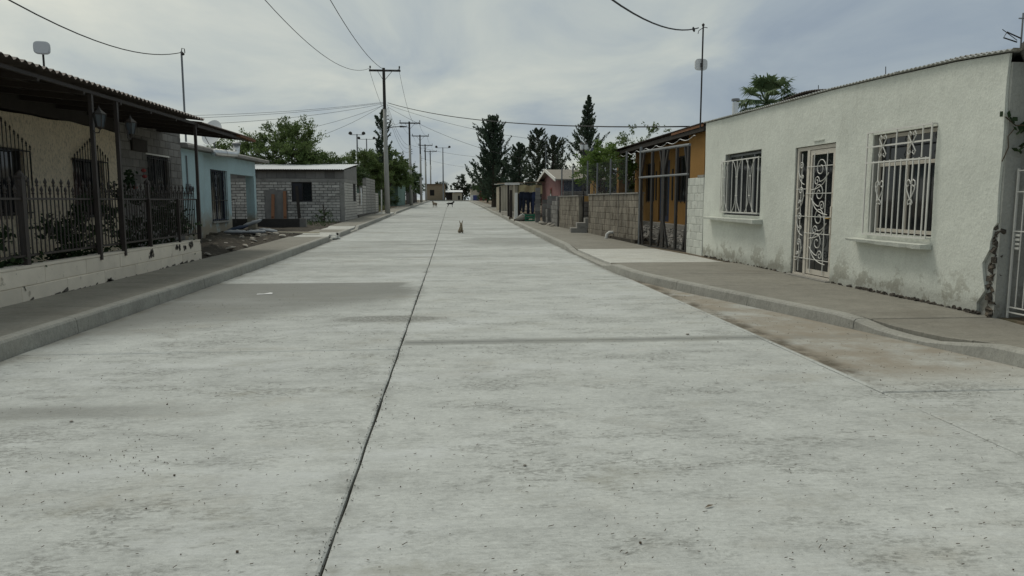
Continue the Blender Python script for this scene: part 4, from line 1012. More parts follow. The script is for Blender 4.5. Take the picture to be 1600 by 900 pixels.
# street side
m = grid_wall([0,.5,1.7,5.18], [.1,1.45,2.45,3.12], in_holes([(.5,1.7,1.45,2.45)]), 0, -.18)
o = m.build('side_core', K['greymortar'], gh); o.rotation_euler = (0,0,pi/2)
o.location = (.015,-5.2,0)
jb = MB(); course(gh, 'greybrick', 0, 5.2, .42, 2.46, .43, .15, 0, holes=[(.5,1.7,1.45,2.45)], joint=.026, depth=.09, origin=(0,-5.2,0), rz=pi/2, joined=jb)
tag(jb.build('brick_courses', K['greybrick'], gh), kind='stuff')
MB().box(-.02,.1,-5.2,-.02,2.465,2.64).build('ring_beam', K['concrete'], gh)
MB().prism([(-5.2,2.65),(-.02,2.65),(-.02,3.08),(-5.2,3.50)], -.01, .1, lambda a, y, b: (y, a, b)).build('gable_blocks', K['block'], gh)
corrugated(-.06, 7.1, -6.0, .35, lambda u, y: 3.11+.088*(.35-y), .016, .12).build('roof', K['sheetwhite'], gh)
for y in (.2, -2.5, -5): MB().bar((-.03,y,3.04+.088*(.35-y)),(7.0,y,3.04+.088*(.35-y)),.06,.08).build('roof_beam', K['darkwood'], gh)
for i, (x, z, tl) in enumerate(((3.72,1.82,.02),(3.08,1.98,-.02))):
    t = thing('orange_board', ('shorter, left' if i == 0 else 'taller, right') + ' of two orange boards leaning on the grey block house', 'board', (-5.68-x, 39.75, .4), 0, 'orange boards')
    MB().bar((0,0,0),(tl,.2,z-.4),.16,.035,(0,1,0)).build('plank', K['orangeboard'], t); MB().box(-.05,.05,-.02,.0,.2,.26).build('knot', K['rust'], t)
t = thing('timber_post', 'dark timber prop standing below the grey house window', 'post', (-8.0, 39.7, .35), 0)
MB().bar((0,0,0),(-.12,.12,1.9),.14,.10,(0,1,0)).build('prop', K['darkwood'], t); MB().box(-.1,.1,-.08,.08,-.02,.04).build('foot', K['darkwood'], t)
# dark low wall in front
t = thing('low_dark_wall', 'low dark grey wall on a paler footing before the grey block house', 'wall', (-6.4, 33.0, .12), pi)
MB().box(0,4.6,-.15,0,.14,.58).build('wall', K['block'], t).data.materials[0] = mat('dark_render2',(0.055,0.052,0.048),.95,.3,3)
MB().box(-.05,4.65,-.18,.05,-.1,.14).build('footing', K['mortar'], t); MB().box(-.02,.25,-.17,.02,.14,.60).build('end_pier', K['block'], t)
# stepped yard wall
t = thing('stepped_block_wall', 'unfinished block wall with stepped top beyond the grey block house', 'wall', (-5.70, 58.3, 0), -pi/2)
def stp(u):
    y = 58.3-u
    return 2.05 if y > 56 else 3.02 if y > 50.3 else 2.45 if y > 48.2 else 1.95
for a, b in ((0,2.3),(2.31,5.2),(5.21,8.0),(8.01,10.1),(10.11,13.0)):
    h = stp((a+b)/2); MB().box(a+.01,b-.01,-.2,-.012,.2,h-.03).build('wall_panel', K['greymortar'], t)
    jb = MB(); course(t, 'block', a, b, .62, h, .42, .18, 0, joint=.035, depth=.1, joined=jb, topf=lambda u: stp(u)+.01)
    tag(jb.build('block_courses', K['greybrick'], t), kind='stuff')
for u in (.05, 2.3, 5.2, 8.0, 10.1): MB().box(u-.09,u+.09,-.22,.015,.3,stp(max(.1,u-.2))-.08).build('pilaster', K['concrete'], t)
MB().box(0,13.0,-.05,.10,.3,.60).build('footing', K['mortar'], t)
t = thing('white_cloth', 'small white cloth hanging on the stepped wall by the grey house', 'cloth', (-5.60,46.3,1.35), 0)
m = MB(); n = 8
for i in range(n+1):
    for j in range(6): m.v.append((.03*sin(i*1.2+j*.4), .5*i/n, .9-1.0*j/5 + .03*sin(i)))
for i in range(n):
    for j in range(5): m.f.append((i*6+j,i*6+j+1,(i+1)*6+j+1,(i+1)*6+j))
m.build('cloth', K['whitepl'], t); MB().tube([(0,-.1,.9),(0,.6,.9)],.01,5).build('cord', K['wire'], t)
# rubble, sacks, broken kerb inlet
def rock_mesh(seed, s):
    r = random.Random(seed); m = MB(); n = 7
    m.lathe([(s*.5,-s*.35),(s*1.0*r.uniform(.8,1.1),-s*.1),(s*.8,s*.25),(s*.35,s*.42)], n)
    m.v = [(x*r.uniform(.8,1.2), y*r.uniform(.8,1.2), z*r.uniform(.8,1.2)) for x, y, z in m.v]; return m
rk = [rock_mesh(i, 1.0).mesh('stone', K['stone']) for i in range(5)]
def rocks(n, x0, x1, y0, y1, s0, s1, label, group, zf, sink=.2):
    for i in range(n):
        x = rnd.uniform(x0, x1); y = rnd.uniform(y0, y1); s = rnd.uniform(s0, s1)
        o = inst(rk[i % 5], 'loose_stone', None, (x, y, zf(x, y)+s*.25), (rnd.uniform(-.4,.4), rnd.uniform(-.4,.4), rnd.uniform(0,6)), (s*1.2, s, s*.8))
        tag(o, label, 'stone', group)
rocks(44, -7.9, -5.75, 17.8, 27.6, .05, .15, 'loose stone lying in the dark soil by the turquoise house', 'stones in the soil', lambda x, y: zr(y)+.20)
rocks(16, 4.35, 5.0, 33.2, 37.2, .07, .19, 'loose stone in the rubble before the ruined block pillars', 'rubble stones', lambda x, y: zr(y)+.155)
sm = []
for k in range(2):
    m = MB(); n = 10
    for i in range(n+1):
        t_ = i/n; w_ = .5*sin(pi*min(1,max(0,t_)))**.35
        for j in range(8):
            a = 2*pi*j/8; m.v.append((lerp(-.55,.55,t_), .30*w_*2*cos(a), .11*w_*2*sin(a)*(1+.15*sin(i*2+j))+.11))
    for i in range(n):
        for j in range(8): m.f.append((i*8+j,i*8+(j+1)%8,(i+1)*8+(j+1)%8,(i+1)*8+j))
    m.f += [tuple(range(7,-1,-1)), tuple(n*8+j for j in range(8))]
    sm.append(m)
sack = sm[0].mesh('cement_sack', K['bag'], True); sackb = sm[1].mesh('cement_sack', K['bluebag'], True)
for i, (x, y, z, r, tl, me, lb) in enumerate([(-7.45,26.1,.34,.2,0,sack,'pale grey sack lying lowest on the dark soil'),(-7.55,26.8,.44,.3,-.25,sackb,'dark blue sack in the heap beside the turquoise house'),(-7.2,27.4,.60,.15,-.35,sack,'grey sack tilted up on top of the sack heap'),(-6.7,27.5,.33,-.3,.1,sack,'flat grey sack at the street side of the heap'),(-6.9,26.6,.32,.6,0,sack,'grey sack sagging in front of the heap')]):
    tag(inst(me, 'cement_sack', None, (x,y,z), (0,tl,r), (.72,.7,.7)), lb, 'sack', 'sacks beside the turquoise house')
t = thing('plank', 'thin pale plank lying from the sacks towards the street', 'plank', (-6.6,28.0,.32), -.2)
MB().bar((0,0,0),(1.6,.4,-.02),.22,.04).build('board', K['boards'], t); MB().bar((.2,-.1,-.05),(.2,.3,-.05),.06,.05).build('batten', K['wood'], t)
t = thing('kerb_rubble', 'broken lump of pale concrete with a dark hole in the left kerb', 'rubble', (-4.3,27.3,zr(27)), .3)
for q in ((0,.0,.13,.17),(.16,.28,.07,.10),(-.05,-.32,.08,.11),(.14,-.1,.05,.07)):
    o = inst(rock_mesh(int(q[0]*100)+9,1.0).mesh('lump', K['apron']), 'lump', t, q[:3], (.2,.1,q[0]*9), (q[3]*1.3,q[3]*1.5,q[3]))
MB().lathe([(.045,0),(.045,.01)],8,(.12,-.10,.19),'y').build('pipe_hole', K['dark'], t)
# ================================================================== further along on the right
pk = thing('pink_house', 'small dusty pink house with white-trimmed gable beyond the yard walls', 'house', (5.95, 40.6, -.15), 0)
z0 = zr(44)
MB().prism([(0,z0),(8.4,z0),(8.4,2.80),(4.2,3.42),(0,2.80)], 0, .2, lambda a, y, b: (y, a, b)).build('gable_wall', K['pink'], pk)
MB().box(.205,4.6,0,.2,z0,2.78).build('wall', K['navy'], pk); MB().box(.205,4.6,8.2,8.4,z0,2.78).build('wall', K['pink'], pk)
for sg in (-1, 1):
    y1 = 4.2+sg*4.6; MB().hexa([(-.3,4.2,3.43),(4.9,4.2,3.43),(4.9,y1,2.74),(-.3,y1,2.74),(-.3,4.2,3.50),(4.9,4.2,3.50),(4.9,y1,2.81),(-.3,y1,2.81)]).build('roof', K['shingle'], pk)
    MB().bar((-.32,4.2,3.45),(-.32,y1,2.76),.05,.17).build('gable_trim', K['trim'], pk)
MB().box(-.03,.0,3.2,4.0,1.4,2.4).build('window', K['red'], pk); MB().box(-.035,-.03,3.3,3.9,1.5,2.3).build('pane', K['glass'], pk)
w_ = MB().box(1.2,2.4,-.03,.0,1.5,2.4).build('window', K['iron'], pk); MB().box(1.25,2.35,-.035,-.03,1.55,2.35).build('pane', K['glass'], w_)
def pillar(label, x, y, h, w, n, mt='block'):
    t = thing('block_pillar', label, 'pillar', (x,y,zr(y)+.14), -.1); k = 0
    z = 0
    while z < h:
        MB().box(-w/2+rnd.uniform(-.01,.01),w/2,-.1,.1,z,z+.19).build('block', K[mt], t); z += .2
    return t
pillar('tallest ruined block pillar with pale plaster, beside the washing line', 4.42, 38.0, 1.6, .26, 8)
pillar('ruined block pillar a step nearer than the tallest one', 4.66, 36.8, 1.2, .30, 6)
pillar('broad low ruined block pillar joining the far yard wall', 4.80, 35.2, 1.25, .5, 5)
t = thing('broken_block_wall', 'broken grey block wall behind the ruined pillars', 'wall', (4.75,33.2,zr(34)+.1), pi/2+.03)
MB().box(0,4.4,-.2,-.02,0,.75).build('mortar_core', K['mortar'], t); course(t, 'block', 0, 4.4, .0, 1.4, .42, .2, 0, topf=lambda u: interp([(0,1.35),(1.4,1.2),(2.2,.8),(4.4,.7)],u), depth=.1)
t = thing('grey_yard_wall', 'grey block wall set back under the pink house roof', 'wall', (5.7,37.5,zr(37)+.1), 0)
MB().box(0,3.4,.02,.2,0,1.65).build('mortar_core', K['mortar'], t); course(t,'block',-3.4,0,0,1.66,.42,.2,0,depth=.1,origin=(0,0,0),rz=pi)
# ochre timbers propped up in that yard
t = thing('ochre_table', 'ochre timber bench top on legs in the yard before the pink house', 'bench', (6.6,36.0,zr(36)+.1), .1)
for i in range(3): MB().box(-.6,.6,-.3+i*.2,-.12+i*.2,1.35,1.42).build('plank', K['ochre'], t)
MB().box(-.62,.62,-.32,-.28,1.15,1.42).build('apron', K['ochre'], t)
for x in (-.55,.55):
    for y in (-.25,.25): MB().box(x-.05,x+.05,y-.05,y+.05,0,1.35).build('leg', K['wood'], t)
for i, (x, h, r) in enumerate(((7.0,2.7,.06),(7.3,2.75,-.05))):
    t = thing('timber_post', 'pale timber post ' + ('left' if i == 0 else 'right') + ' of the pair standing before the pink house roof', 'post', (x,37.0,zr(37)), 0)
    MB().bar((0,0,0),(r,0,h-.3),.13,.12,(0,1,0)).build('shaft', K['ochre'], t); MB().bar((-.14+r,0,h-.35),(.14+r,0,h-.28),.10,.10,(0,1,0)).build('cap', K['ochre'], t)
# shed of boards
sh = thing('board_shed', 'beige shed of upright boards beside the right sidewalk', 'shed', (3.95,60.0,zr(60)+.14), 0)
MB().box(.03,1.4,.05,5.5,0,2.0).build('inner_box', K['darkwood'], sh)
for i in range(7): MB().box(.0+i*.2,.185+i*.2,-.01+.01*(i%2),.04,0,2.05+.03*(i%3)).build('board', K['boards'], sh)
for i in range(10): MB().box(-.02,.025,.06+i*.55,.58+i*.55,0,2.0).build('board', K['wood' if i % 3 == 2 else 'boards'], sh)
MB().hexa([(-.2,-.25,2.12),(1.8,-.25,2.18),(1.8,5.8,2.3),(-.2,5.8,2.25),(-.2,-.25,2.17),(1.8,-.25,2.23),(1.8,5.8,2.35),(-.2,5.8,2.30)]).build('roof', K['sheetgrey'], sh)
cp = thing('lean_to_roof', 'thin dark lean-to roof on posts behind the washing line', 'canopy', (3.9,47.0,zr(47)+.14), 0)
MB().hexa([(-.5,0,2.05),(2.6,0,2.20),(2.6,9,2.35),(-.5,9,2.25),(-.5,0,2.10),(2.6,0,2.27),(2.6,9,2.42),(-.5,9,2.32)]).build('roof', K['wood'], cp)
MB().box(-.55,.4,-.05,-.005,2.0,2.14).build('fascia', K['trim'], cp)
for x, y in ((-.3,.2),(2.4,.2),(-.3,8.5),(2.4,8.5)): MB().box(x-.06,x+.06,y-.06,y+.06,0,2.05).build('post', K['darkwood'], cp)
t = thing('yellow_cloth', 'faded yellow cloth hung under the lean-to roof', 'cloth', (4.2,46.6,2.0), 0)
m = MB(); n = 14
for i in range(n+1):
    for j in range(5): m.v.append((1.5*i/n, .06*sin(i*1.1+j*.3), .45-.55*j/4+.04*sin(i*.7)))
for i in range(n):
    for j in range(4): m.f.append((i*5+j,i*5+j+1,(i+1)*5+j+1,(i+1)*5+j))
m.build('cloth', K['yellowcloth'], t); MB().tube([(-.1,0,.46),(1.6,0,.46)],.012,5).build('cord', K['wire'], t)
# clothesline posts and clothes
for i, (x, y, h, mt, lb) in enumerate(((3.48,40.2,1.55,'trim','white-flaked wooden post at the street end of the washing line'),(3.42,43.0,1.7,'darkwood','dark wooden post behind the white-flaked post'),(3.66,40.6,1.5,'darkwood','dark square post right beside the white-flaked post'))):
    t = thing('wooden_post', lb, 'post', (x,y,zr(y)+.12), 0)
    MB().hexa([(-.09,-.09,0),(.09,-.09,0),(.09,.09,0),(-.09,.09,0),(-.06,-.07,h),(.08,-.07,h),(.07,.07,h-.05),(-.06,.07,h)]).build('shaft', K[mt], t); MB().box(-.11,.11,-.11,.11,0,.12).build('base', K['wood'], t)
cl = tag(MB().tube([(3.55,40.2,2.04),(3.9,40.2,1.97),(4.3,40.2,1.93),(4.75,40.2,2.0)], .008, 5).build('washing_line', K['wire']), 'thin sagging washing line strung between post and ruined pillar', 'washing line')
def trousers(label, x, y, z, L, w, mt, sp):
    t = thing('trousers', label, 'trousers', (x,y,z), 0, 'clothes on the washing line')
    m = MB(); n = 8
    for sg in (-1, 1):
        base = len(m.v)
        for i in range(n+1):
            f = i/n; cx = sg*lerp(w*.25, w*.28+sp, f); r = lerp(w*.27, w*.19, f)
            for k in range(8):
                a = 2*pi*k/8; m.v.append((cx+r*cos(a)+.01*sin(i*2+k), .05*sin(a)+.02*sin(i*1.3+sg), -.28*L-f*.72*L))
        for i in range(n):
            for k in range(8): m.f.append((base+i*8+k, base+i*8+(k+1)%8, base+(i+1)*8+(k+1)%8, base+(i+1)*8+k))
    base = len(m.v)
    for i in range(4):
        for k in range(10):
            a = 2*pi*k/10; m.v.append((w*(.46+.05*i)*cos(a), .06*sin(a)+.01*sin(k), -.32*L*i/3))
    for i in range(3):
        for k in range(10): m.f.append((base+i*10+k, base+i*10+(k+1)%10, base+(i+1)*10+(k+1)%10, base+(i+1)*10+k))
    m.build('denim', K[mt], t, smooth=True); MB().tube([(-w*.45,-.062,-.02),(w*.45,-.062,-.02)],.018,5).build('waistband', K[mt], t)
trousers('black trousers hanging first on the line beside the post', 3.80, 40.2, 1.96, 1.0, .30, 'denim', .0)
trousers('dark jeans with spread legs hanging second on the line', 4.02, 40.15, 1.94, 1.1, .34, 'denim', .05)
trousers('dark jeans hanging in the middle of the line', 4.26, 40.2, 1.92, 1.15, .34, 'denim', .03)
trousers('bluer jeans hanging last on the line by the pillar', 4.50, 40.15, 1.95, 1.1, .30, 'denimblue', .0)
t = thing('green_crate', 'green plastic crate under the washing line', 'crate', (4.15,39.6,zr(39.6)+.14), .1)
for z in (.0,.14,.28): MB().box(-.25,.25,-.18,.18,z,z+.09).build('slat_band', K['crate'], t)
for x in (-.24,.24):
    for y in (-.17,.17): MB().box(x-.025,x+.025,y-.025,y+.025,0,.40).build('corner', K['crate'], t)
t = thing('cloth_bundle', 'pale brown bundle on the ground under the washing line', 'bundle', (3.78,39.7,zr(39.7)+.12), 0)
m = rock_mesh(77,.36); m.v = [(x,y*.7,z+.17) for x,y,z in m.v]; m.build('bundle', K['stone'], t, smooth=True); MB().tube([(-.2,-.15,.3),(0,-.2,.42),(.2,-.1,.3)],.03,6).build('knot', K['trim'], t)
# garden lamp with two white globes
t = thing('garden_lamp', 'slim dark garden lamp post with two white lamps', 'lamp', (5.9,33.0,zr(33)+.1), 0)
MB().tube([(0,0,0),(0,0,3.45)],.04,8).build('post', K['iron'], t); MB().tube([(-.10,0,3.42),(-.10,0,3.46),(.10,0,3.46),(.10,0,3.42)],.018,5).build('arm', K['iron'], t)
for x in (-.10,.10):
    g = MB().lathe([(.05,3.46),(.08,3.52),(.085,3.66),(.07,3.72)],9,(x,0,0)).build('lamp', K['globe'], t); MB().lathe([(.095,3.72),(.05,3.78),(.001,3.80)],9,(x,0,0)).build('lamp_cap', K['iron'], g)
t = thing('garden_lamp', 'unlit dark garden lamp partly hidden behind the bright green tree', 'lamp', (7.0,37.5,zr(37)+.1), 0)
MB().tube([(0,0,0),(0,0,3.55)],.045,8).build('post', K['iron'], t)
for x in (-.12,.12): MB().lathe([(.05,3.5),(.09,3.7),(.04,3.85)],6,(x,0,0)).build('lamp', K['lampglass'], t)
t = thing('satellite_dish', 'pale satellite dish edge showing behind the bright green tree', 'antenna', (8.2,38.0,3.2), 0)
m = MB()
for i in range(6):
    for k in range(20):
        r = .5*i/5; a = 2*pi*k/20; m.v.append((r*cos(a), -.3*r*r+.25*r*sin(a), r*sin(a)))
for i in range(5):
    for k in range(20): m.f.append((i*20+k, i*20+(k+1)%20, (i+1)*20+(k+1)%20, (i+1)*20+k))
m.build('reflector', K['whitepl'], t, smooth=True); MB().tube([(0,.05,0),(0,.1,-1.6)],.03,6).build('mast', K['greysteel'], t)

# ================================================================== end of the street
t = thing('far_hut', 'tiny pale hut with a bright white roof at the end of the street', 'hut', (-.2,156,1.55), 0)
MB().box(.3,2.3,0,3,0,1.55).build('wall', K['creamwall'], t); MB().box(-1.0,.3,1.0,3,0,1.5).build('dark_bay', K['darkwood'], t); MB().hexa([(-1.1,-.4,1.62),(2.5,-.4,1.62),(2.5,3.2,2.0),(-1.1,3.2,2.0),(-1.1,-.4,1.70),(2.5,-.4,1.70),(2.5,3.2,2.1),(-1.1,3.2,2.1)]).build('roof', K['sheetwhite'], t); MB().box(1.5,1.9,-.03,0,0,.9).build('door', K['dark'], t)
t = thing('far_house', 'cream and blue painted low building by the end of the street', 'house', (3.7,147,1.35), 0)
MB().box(0,1.75,0,3,0,2.35).build('wall', K['creamwall'], t); MB().box(-.02,1.1,-.03,0,0,1.2).build('blue_dado', K['trim'], t); MB().box(.5,1.6,-.06,-.03,0,1.15).build('door', K['blue'], t); MB().box(-.15,1.9,-.2,3.1,2.35,2.45).build('roof', K['concrete'], t)
t = thing('far_house', 'dull red hut beside the cream and blue building', 'house', (5.5,146.5,1.35), 0)
MB().box(0,1.6,0,3,0,2.4).build('wall', K['red'], t); MB().box(.5,1.0,-.03,0,0,1.7).build('door', K['dark'], t); MB().box(-.1,1.7,-.2,3.1,2.4,2.5).build('roof', K['sheet'], t)
t = thing('far_house', 'brown flat-roofed house behind the last poles', 'house', (-5.6,158,1.5), 0)
MB().box(0,4.2,0,5,0,3.3).build('wall', K['creamwall'], t).data.materials[0] = mat('tan_plaster',(0.30,0.24,0.16),.9); MB().box(-.2,4.4,-.3,5,3.3,3.45).build('roof', K['wood'], t); MB().box(1.0,1.9,-.03,0,1,2.2).build('window', K['dark'], t)
t = thing('green_house', 'faded green house half hidden under the mesquite trees', 'house', (-10.6,84,zr(84)), -.03)
MB().box(0,4.6,0,9,0,2.75).build('wall', K['tealwall'], t); MB().hexa([(-.3,-.5,2.80),(5.2,-.5,2.75),(5.2,9.5,2.9),(-.3,9.5,3.0),(-.3,-.5,2.9),(5.2,-.5,2.85),(5.2,9.5,3.0),(-.3,9.5,3.1)]).build('roof', K['sheetgrey'], t)
MB().box(1.0,1.8,-.04,0,.1,2.0).build('door', K['whitepl'], t); w_ = MB().box(2.7,3.6,-.04,0,.9,1.9).build('window', K['iron'], t); MB().box(2.75,3.55,-.05,-.04,.95,1.85).build('pane', K['glass'], w_)
t = thing('picket_fence', 'dark board fence along the far left sidewalk', 'fence', (-5.6,92,zr(92)+.1), pi/2)
for i in range(46): MB().box(i*.6,.5+i*.6,-.03,.03,0,1.5+rnd.uniform(-.15,.25)).build('board', K['darkwood'], t)
for z in (.4,1.2): MB().box(0,27.5,-.06,-.03,z,z+.08).build('rail', K['darkwood'], t)

# ================================================================== utility poles and cables
def utility_pole(label, x, y, h, arm, lamp=False, dark=True):
    z = zr(y)+.13; t = thing('utility_pole', label, 'utility pole', (x,y,z), 0, 'utility poles on the left sidewalk'); H = h-z
    s = .72
    MB().tube([(0,0,-.1),(-.06,0,H*s)], [.20,.125], 10).build('pole', K['pole'], t, smooth=True)
    MB().tube([(-.06,0,H*s-.3),(-.08,0,H)], [.115,.10], 8).build('pole_top', K['poletop'], t)
    MB().bar((-arm,0,H-.18),(arm,0,H-.18),.11,.13).build('crossarm', K['poletop'], t)
    for sg in (-1,1):
        MB().bar((sg*arm*.48,.0,H-.2),(-.07+sg*.05,0,H-.85),.04,.03).build('brace', K['poletop'], t)
        MB().lathe([(.02,-.12),(.03,-.02),(.06,.0),(.05,.05),(.065,.09),(.03,.15)],7,(sg*(arm-.08),0,H-.0)).build('insulator', K['poletop'], t)
    for k in range(3): MB().lathe([(.05,0),(.06,.03),(.05,.08)],7,(.16,-.02,H*s-.5-k*.25)).build('spool', K['poletop'], t)
    if lamp:
        a = MB().tube([(.05,0,H*s-1.4),(.5,0,H*s-1.25),(1.05,0,H*s-1.22)],.03,6).build('lamp_arm', K['poletop'], t); MB().hexa([(1.0,-.1,H*s-1.28),(1.5,-.08,H*s-1.26),(1.5,.08,H*s-1.26),(1.0,.1,H*s-1.28),(1.0,-.1,H*s-1.16),(1.5,-.06,H*s-1.20),(1.5,.06,H*s-1.20),(1.0,.1,H*s-1.16)]).build('lamp_head', K['poletop'], a)
    return t
PO = [(-4.72,55.0,10.95,1.12,True,'nearest utility pole, tall and pale with a dark crossarm and street lamp'),(-4.72,87.0,10.5,1.2,False,'second utility pole along the left sidewalk'),(-4.72,116,11.5,1.3,False,'third utility pole along the left sidewalk'),(-4.72,138,11.7,1.3,False,'fourth utility pole along the left sidewalk'),(-4.6,166,12.4,1.4,False,'farthest utility pole, beyond the end of the street')]
for x, y, h, a, l, lb in PO: utility_pole(lb, x, y, h, a, l)
def cable(label, p, q, sag, r=.012, name='power_line', n=22):
    p = Vector(p); q = Vector(q); P = []
    for i in range(n+1):
        t = i/n; v = p.lerp(q, t); v.z -= sag*4*t*(1-t); P.append(v)
    return tag(MB().tube(P, r, 5).build(name, K['wire'], smooth=True), label, 'cable')
for k, (sx, nm) in enumerate(((-1.12,'left'),(1.0,'right'))):
    cable(f'{nm} power line from the nearest crossarm towards the viewer overhead', (-4.72+sx,55,10.9), (-4.72+sx,-3,10.9), 3.1+.1*k, .013, n=40)
    for i in range(4): cable(f'{nm} power line between the {("first and second","second and third","third and fourth","fourth and last")[i]} utility poles', (PO[i][0]+sx,PO[i][1],PO[i][2]-.05), (PO[i+1][0]+sx,PO[i+1][1],PO[i+1][2]-.05), 1.6 if i == 0 else .5, .012)
for k in range(3): cable(('upper','middle','lower')[k]+' service cable between the first and second utility poles', (-4.6,55,8.4-.25*k), (-4.6,87,7.9-.25*k), 1.0+.2*k, .010, 'service_cable')
cable('service cable sagging from the porch roof mast to overhead left', (-8.15,23.93,6.0), (-4.2,-4,6.3), 1.75, .012, 'service_cable', 30)
cable('thick service cable sagging from the black mast across the sky', (6.5,19.55,6.0), (-4.7,-2.5,6.2), 1.62, .016, 'service_cable', 30)
tag(MB().lathe([(.02,-.09),(.032,-.04),(.032,.04),(.02,.09)],6).build('cable_splice', K['wire'], None, (6.15,18.86,5.80), rot=(radians(70),0,radians(-27))), 'small dark splice on the thick cable beside the black mast', 'splice')
cable('thick bundled service cable from the nearest pole to the orange house', (-4.55,55,8.5), (7.3,22.5,3.75), .5, .022, 'service_cable')
cable('thin service cable from the nearest pole towards the tall conifer', (-4.55,55,8.35), (9.0,50,5.3), .5, .010, 'service_cable')
cable('lower thin service cable from the nearest pole to the pink house', (-4.55,55,8.2), (7.0,45,3.6), .7, .010, 'service_cable')
cable('service cable crossing low from the second pole to the right side', (-4.6,87,7.8), (8.5,70,5.4), .5, .012, 'service_cable')
cable('service cable crossing from the third pole to the right side', (-4.6,116,8.0), (8.5,95,5.5), .6, .012, 'service_cable')
for k, (q, s) in enumerate((((-20,44,6.2),.3),((-20,40,5.6),.35),((-16,36,4.9),.4),((-9.8,45,4.7),.35),((-12,46,5.2),.3))):
    cable(('highest','second','third','lowest','fourth')[k]+' of the service cables fanning left from the nearest pole', (-4.8,55,8.55-.05*k), q, s, .010, 'service_cable')
# flood-light masts of a sports ground far behind
def flood(label, x, y, z0_, h, w):
    t = thing('floodlight_mast', label, 'light mast', (x,y,z0_), 0, 'floodlight masts')
    MB().tube([(0,0,0),(0,0,h)],[.16,.09],7).build('mast', K['greysteel'], t); MB().bar((-w,0,h-.1),(w,0,h-.1),.07).build('crossbar', K['greysteel'], t)
    for sx in (-w,w): MB().lathe([(.1,-.2),(.28,-.1),(.22,.15),(.05,.25)],7,(sx,0,h+.1)).build('floodlight', K['poletop'], t)
flood('floodlight mast standing over the end of the street', -1.7, 150, 1.4, 10.6, 1.3)
flood('floodlight mast at the left, nearer of two behind the trees', -13.0, 105, 1, 9.6, .9)
flood('floodlight mast with wide crossbar, farther of two at the left', -14.5, 130, 1, 11.0, 1.3)
t = thing('antenna_pole', 'bare thin antenna pole rising beside the small conifer pair', 'pole', (6.6,52,zr(52)), 0)
MB().tube([(0,0,0),(0,0,5.0)],.035,6).build('pole', K['greysteel'], t); MB().bar((-.2,0,4.9),(.2,0,4.9),.03).build('aerial', K['greysteel'], t)
t = thing('guy_pole', 'thin leaning white pipe beside the end of the stepped wall', 'pole', (-5.5,58.6,zr(58)+.1), 0)
MB().tube([(0,0,0),(.03,0,1.75)],.05,7).build('pipe', K['pvc'], t); MB().tube([(.03,0,1.75),(.55,.2,8.0)],.010,4).build('guy_wire', K['wire'], t)
t = thing('roof_antenna', 'small bent aerial on the dark parapet at the right edge', 'antenna', (6.45,8.12,3.3), 0)
MB().tube([(0,0,-.1),(0,0,.30)],.010,5).bar((-.05,0,.24),(.05,0,.24),.012).build('rod', K['greysteel'], t)
MB().tube([(0,0,.02),(-.14,.05,.10),(-.2,.02,.03),(-.05,0,-.02)],.008,5).tube([(.1,0,0),(.22,-.1,.18)],.005,4).tube([(-.05,0,0),(-.16,.1,.14)],.005,4).build('loose_wire', K['wire'], t)
# ================================================================== vegetation
rng = np.random.default_rng(11)
def leaf_object(name, mt, C, D, size, aspect, parent, jitter=.8):
    """diamond leaves at C pointing roughly along D"""
    C = np.asarray(C, float); D = np.asarray(D, float); N = len(C)
    D = D/np.maximum(np.linalg.norm(D, axis=1, keepdims=True), 1e-6) + rng.normal(0, jitter, (N,3)); D /= np.linalg.norm(D, axis=1, keepdims=True)
    R = rng.normal(0, 1, (N,3)); W = np.cross(D, R); W /= np.maximum(np.linalg.norm(W, axis=1, keepdims=True), 1e-6)
    s = (size*rng.uniform(.6, 1.35, N))[:, None]
    V = np.empty((N,4,3)); V[:,0] = C-D*s*.5; V[:,1] = C+W*s*.5/aspect; V[:,2] = C+D*s*.5; V[:,3] = C-W*s*.5/aspect
    me = bpy.data.meshes.new(name); me.vertices.add(N*4); me.vertices.foreach_set('co', V.reshape(-1))
    me.loops.add(N*4); me.loops.foreach_set('vertex_index', np.arange(N*4, dtype=np.int32)); me.polygons.add(N)
    me.polygons.foreach_set('loop_start', np.arange(0, N*4, 4, dtype=np.int32)); me.polygons.foreach_set('loop_total', np.full(N, 4, dtype=np.int32))
    me.materials.append(K[mt]); me.update(calc_edges=True); me.validate()
    o = bpy.data.objects.new(name, me); COL.objects.link(o); o.parent = parent; return o
def wig(p, q, n, a, r):
    p = Vector(p); q = Vector(q); L = (q-p).length; o = []
    for i in range(n+1):
        t = i/n; v = p.lerp(q, t)
        if 0 < i < n: v += Vector((r.uniform(-a,a), r.uniform(-a,a), r.uniform(-a,a)))*L
        o.append(v)
    return o
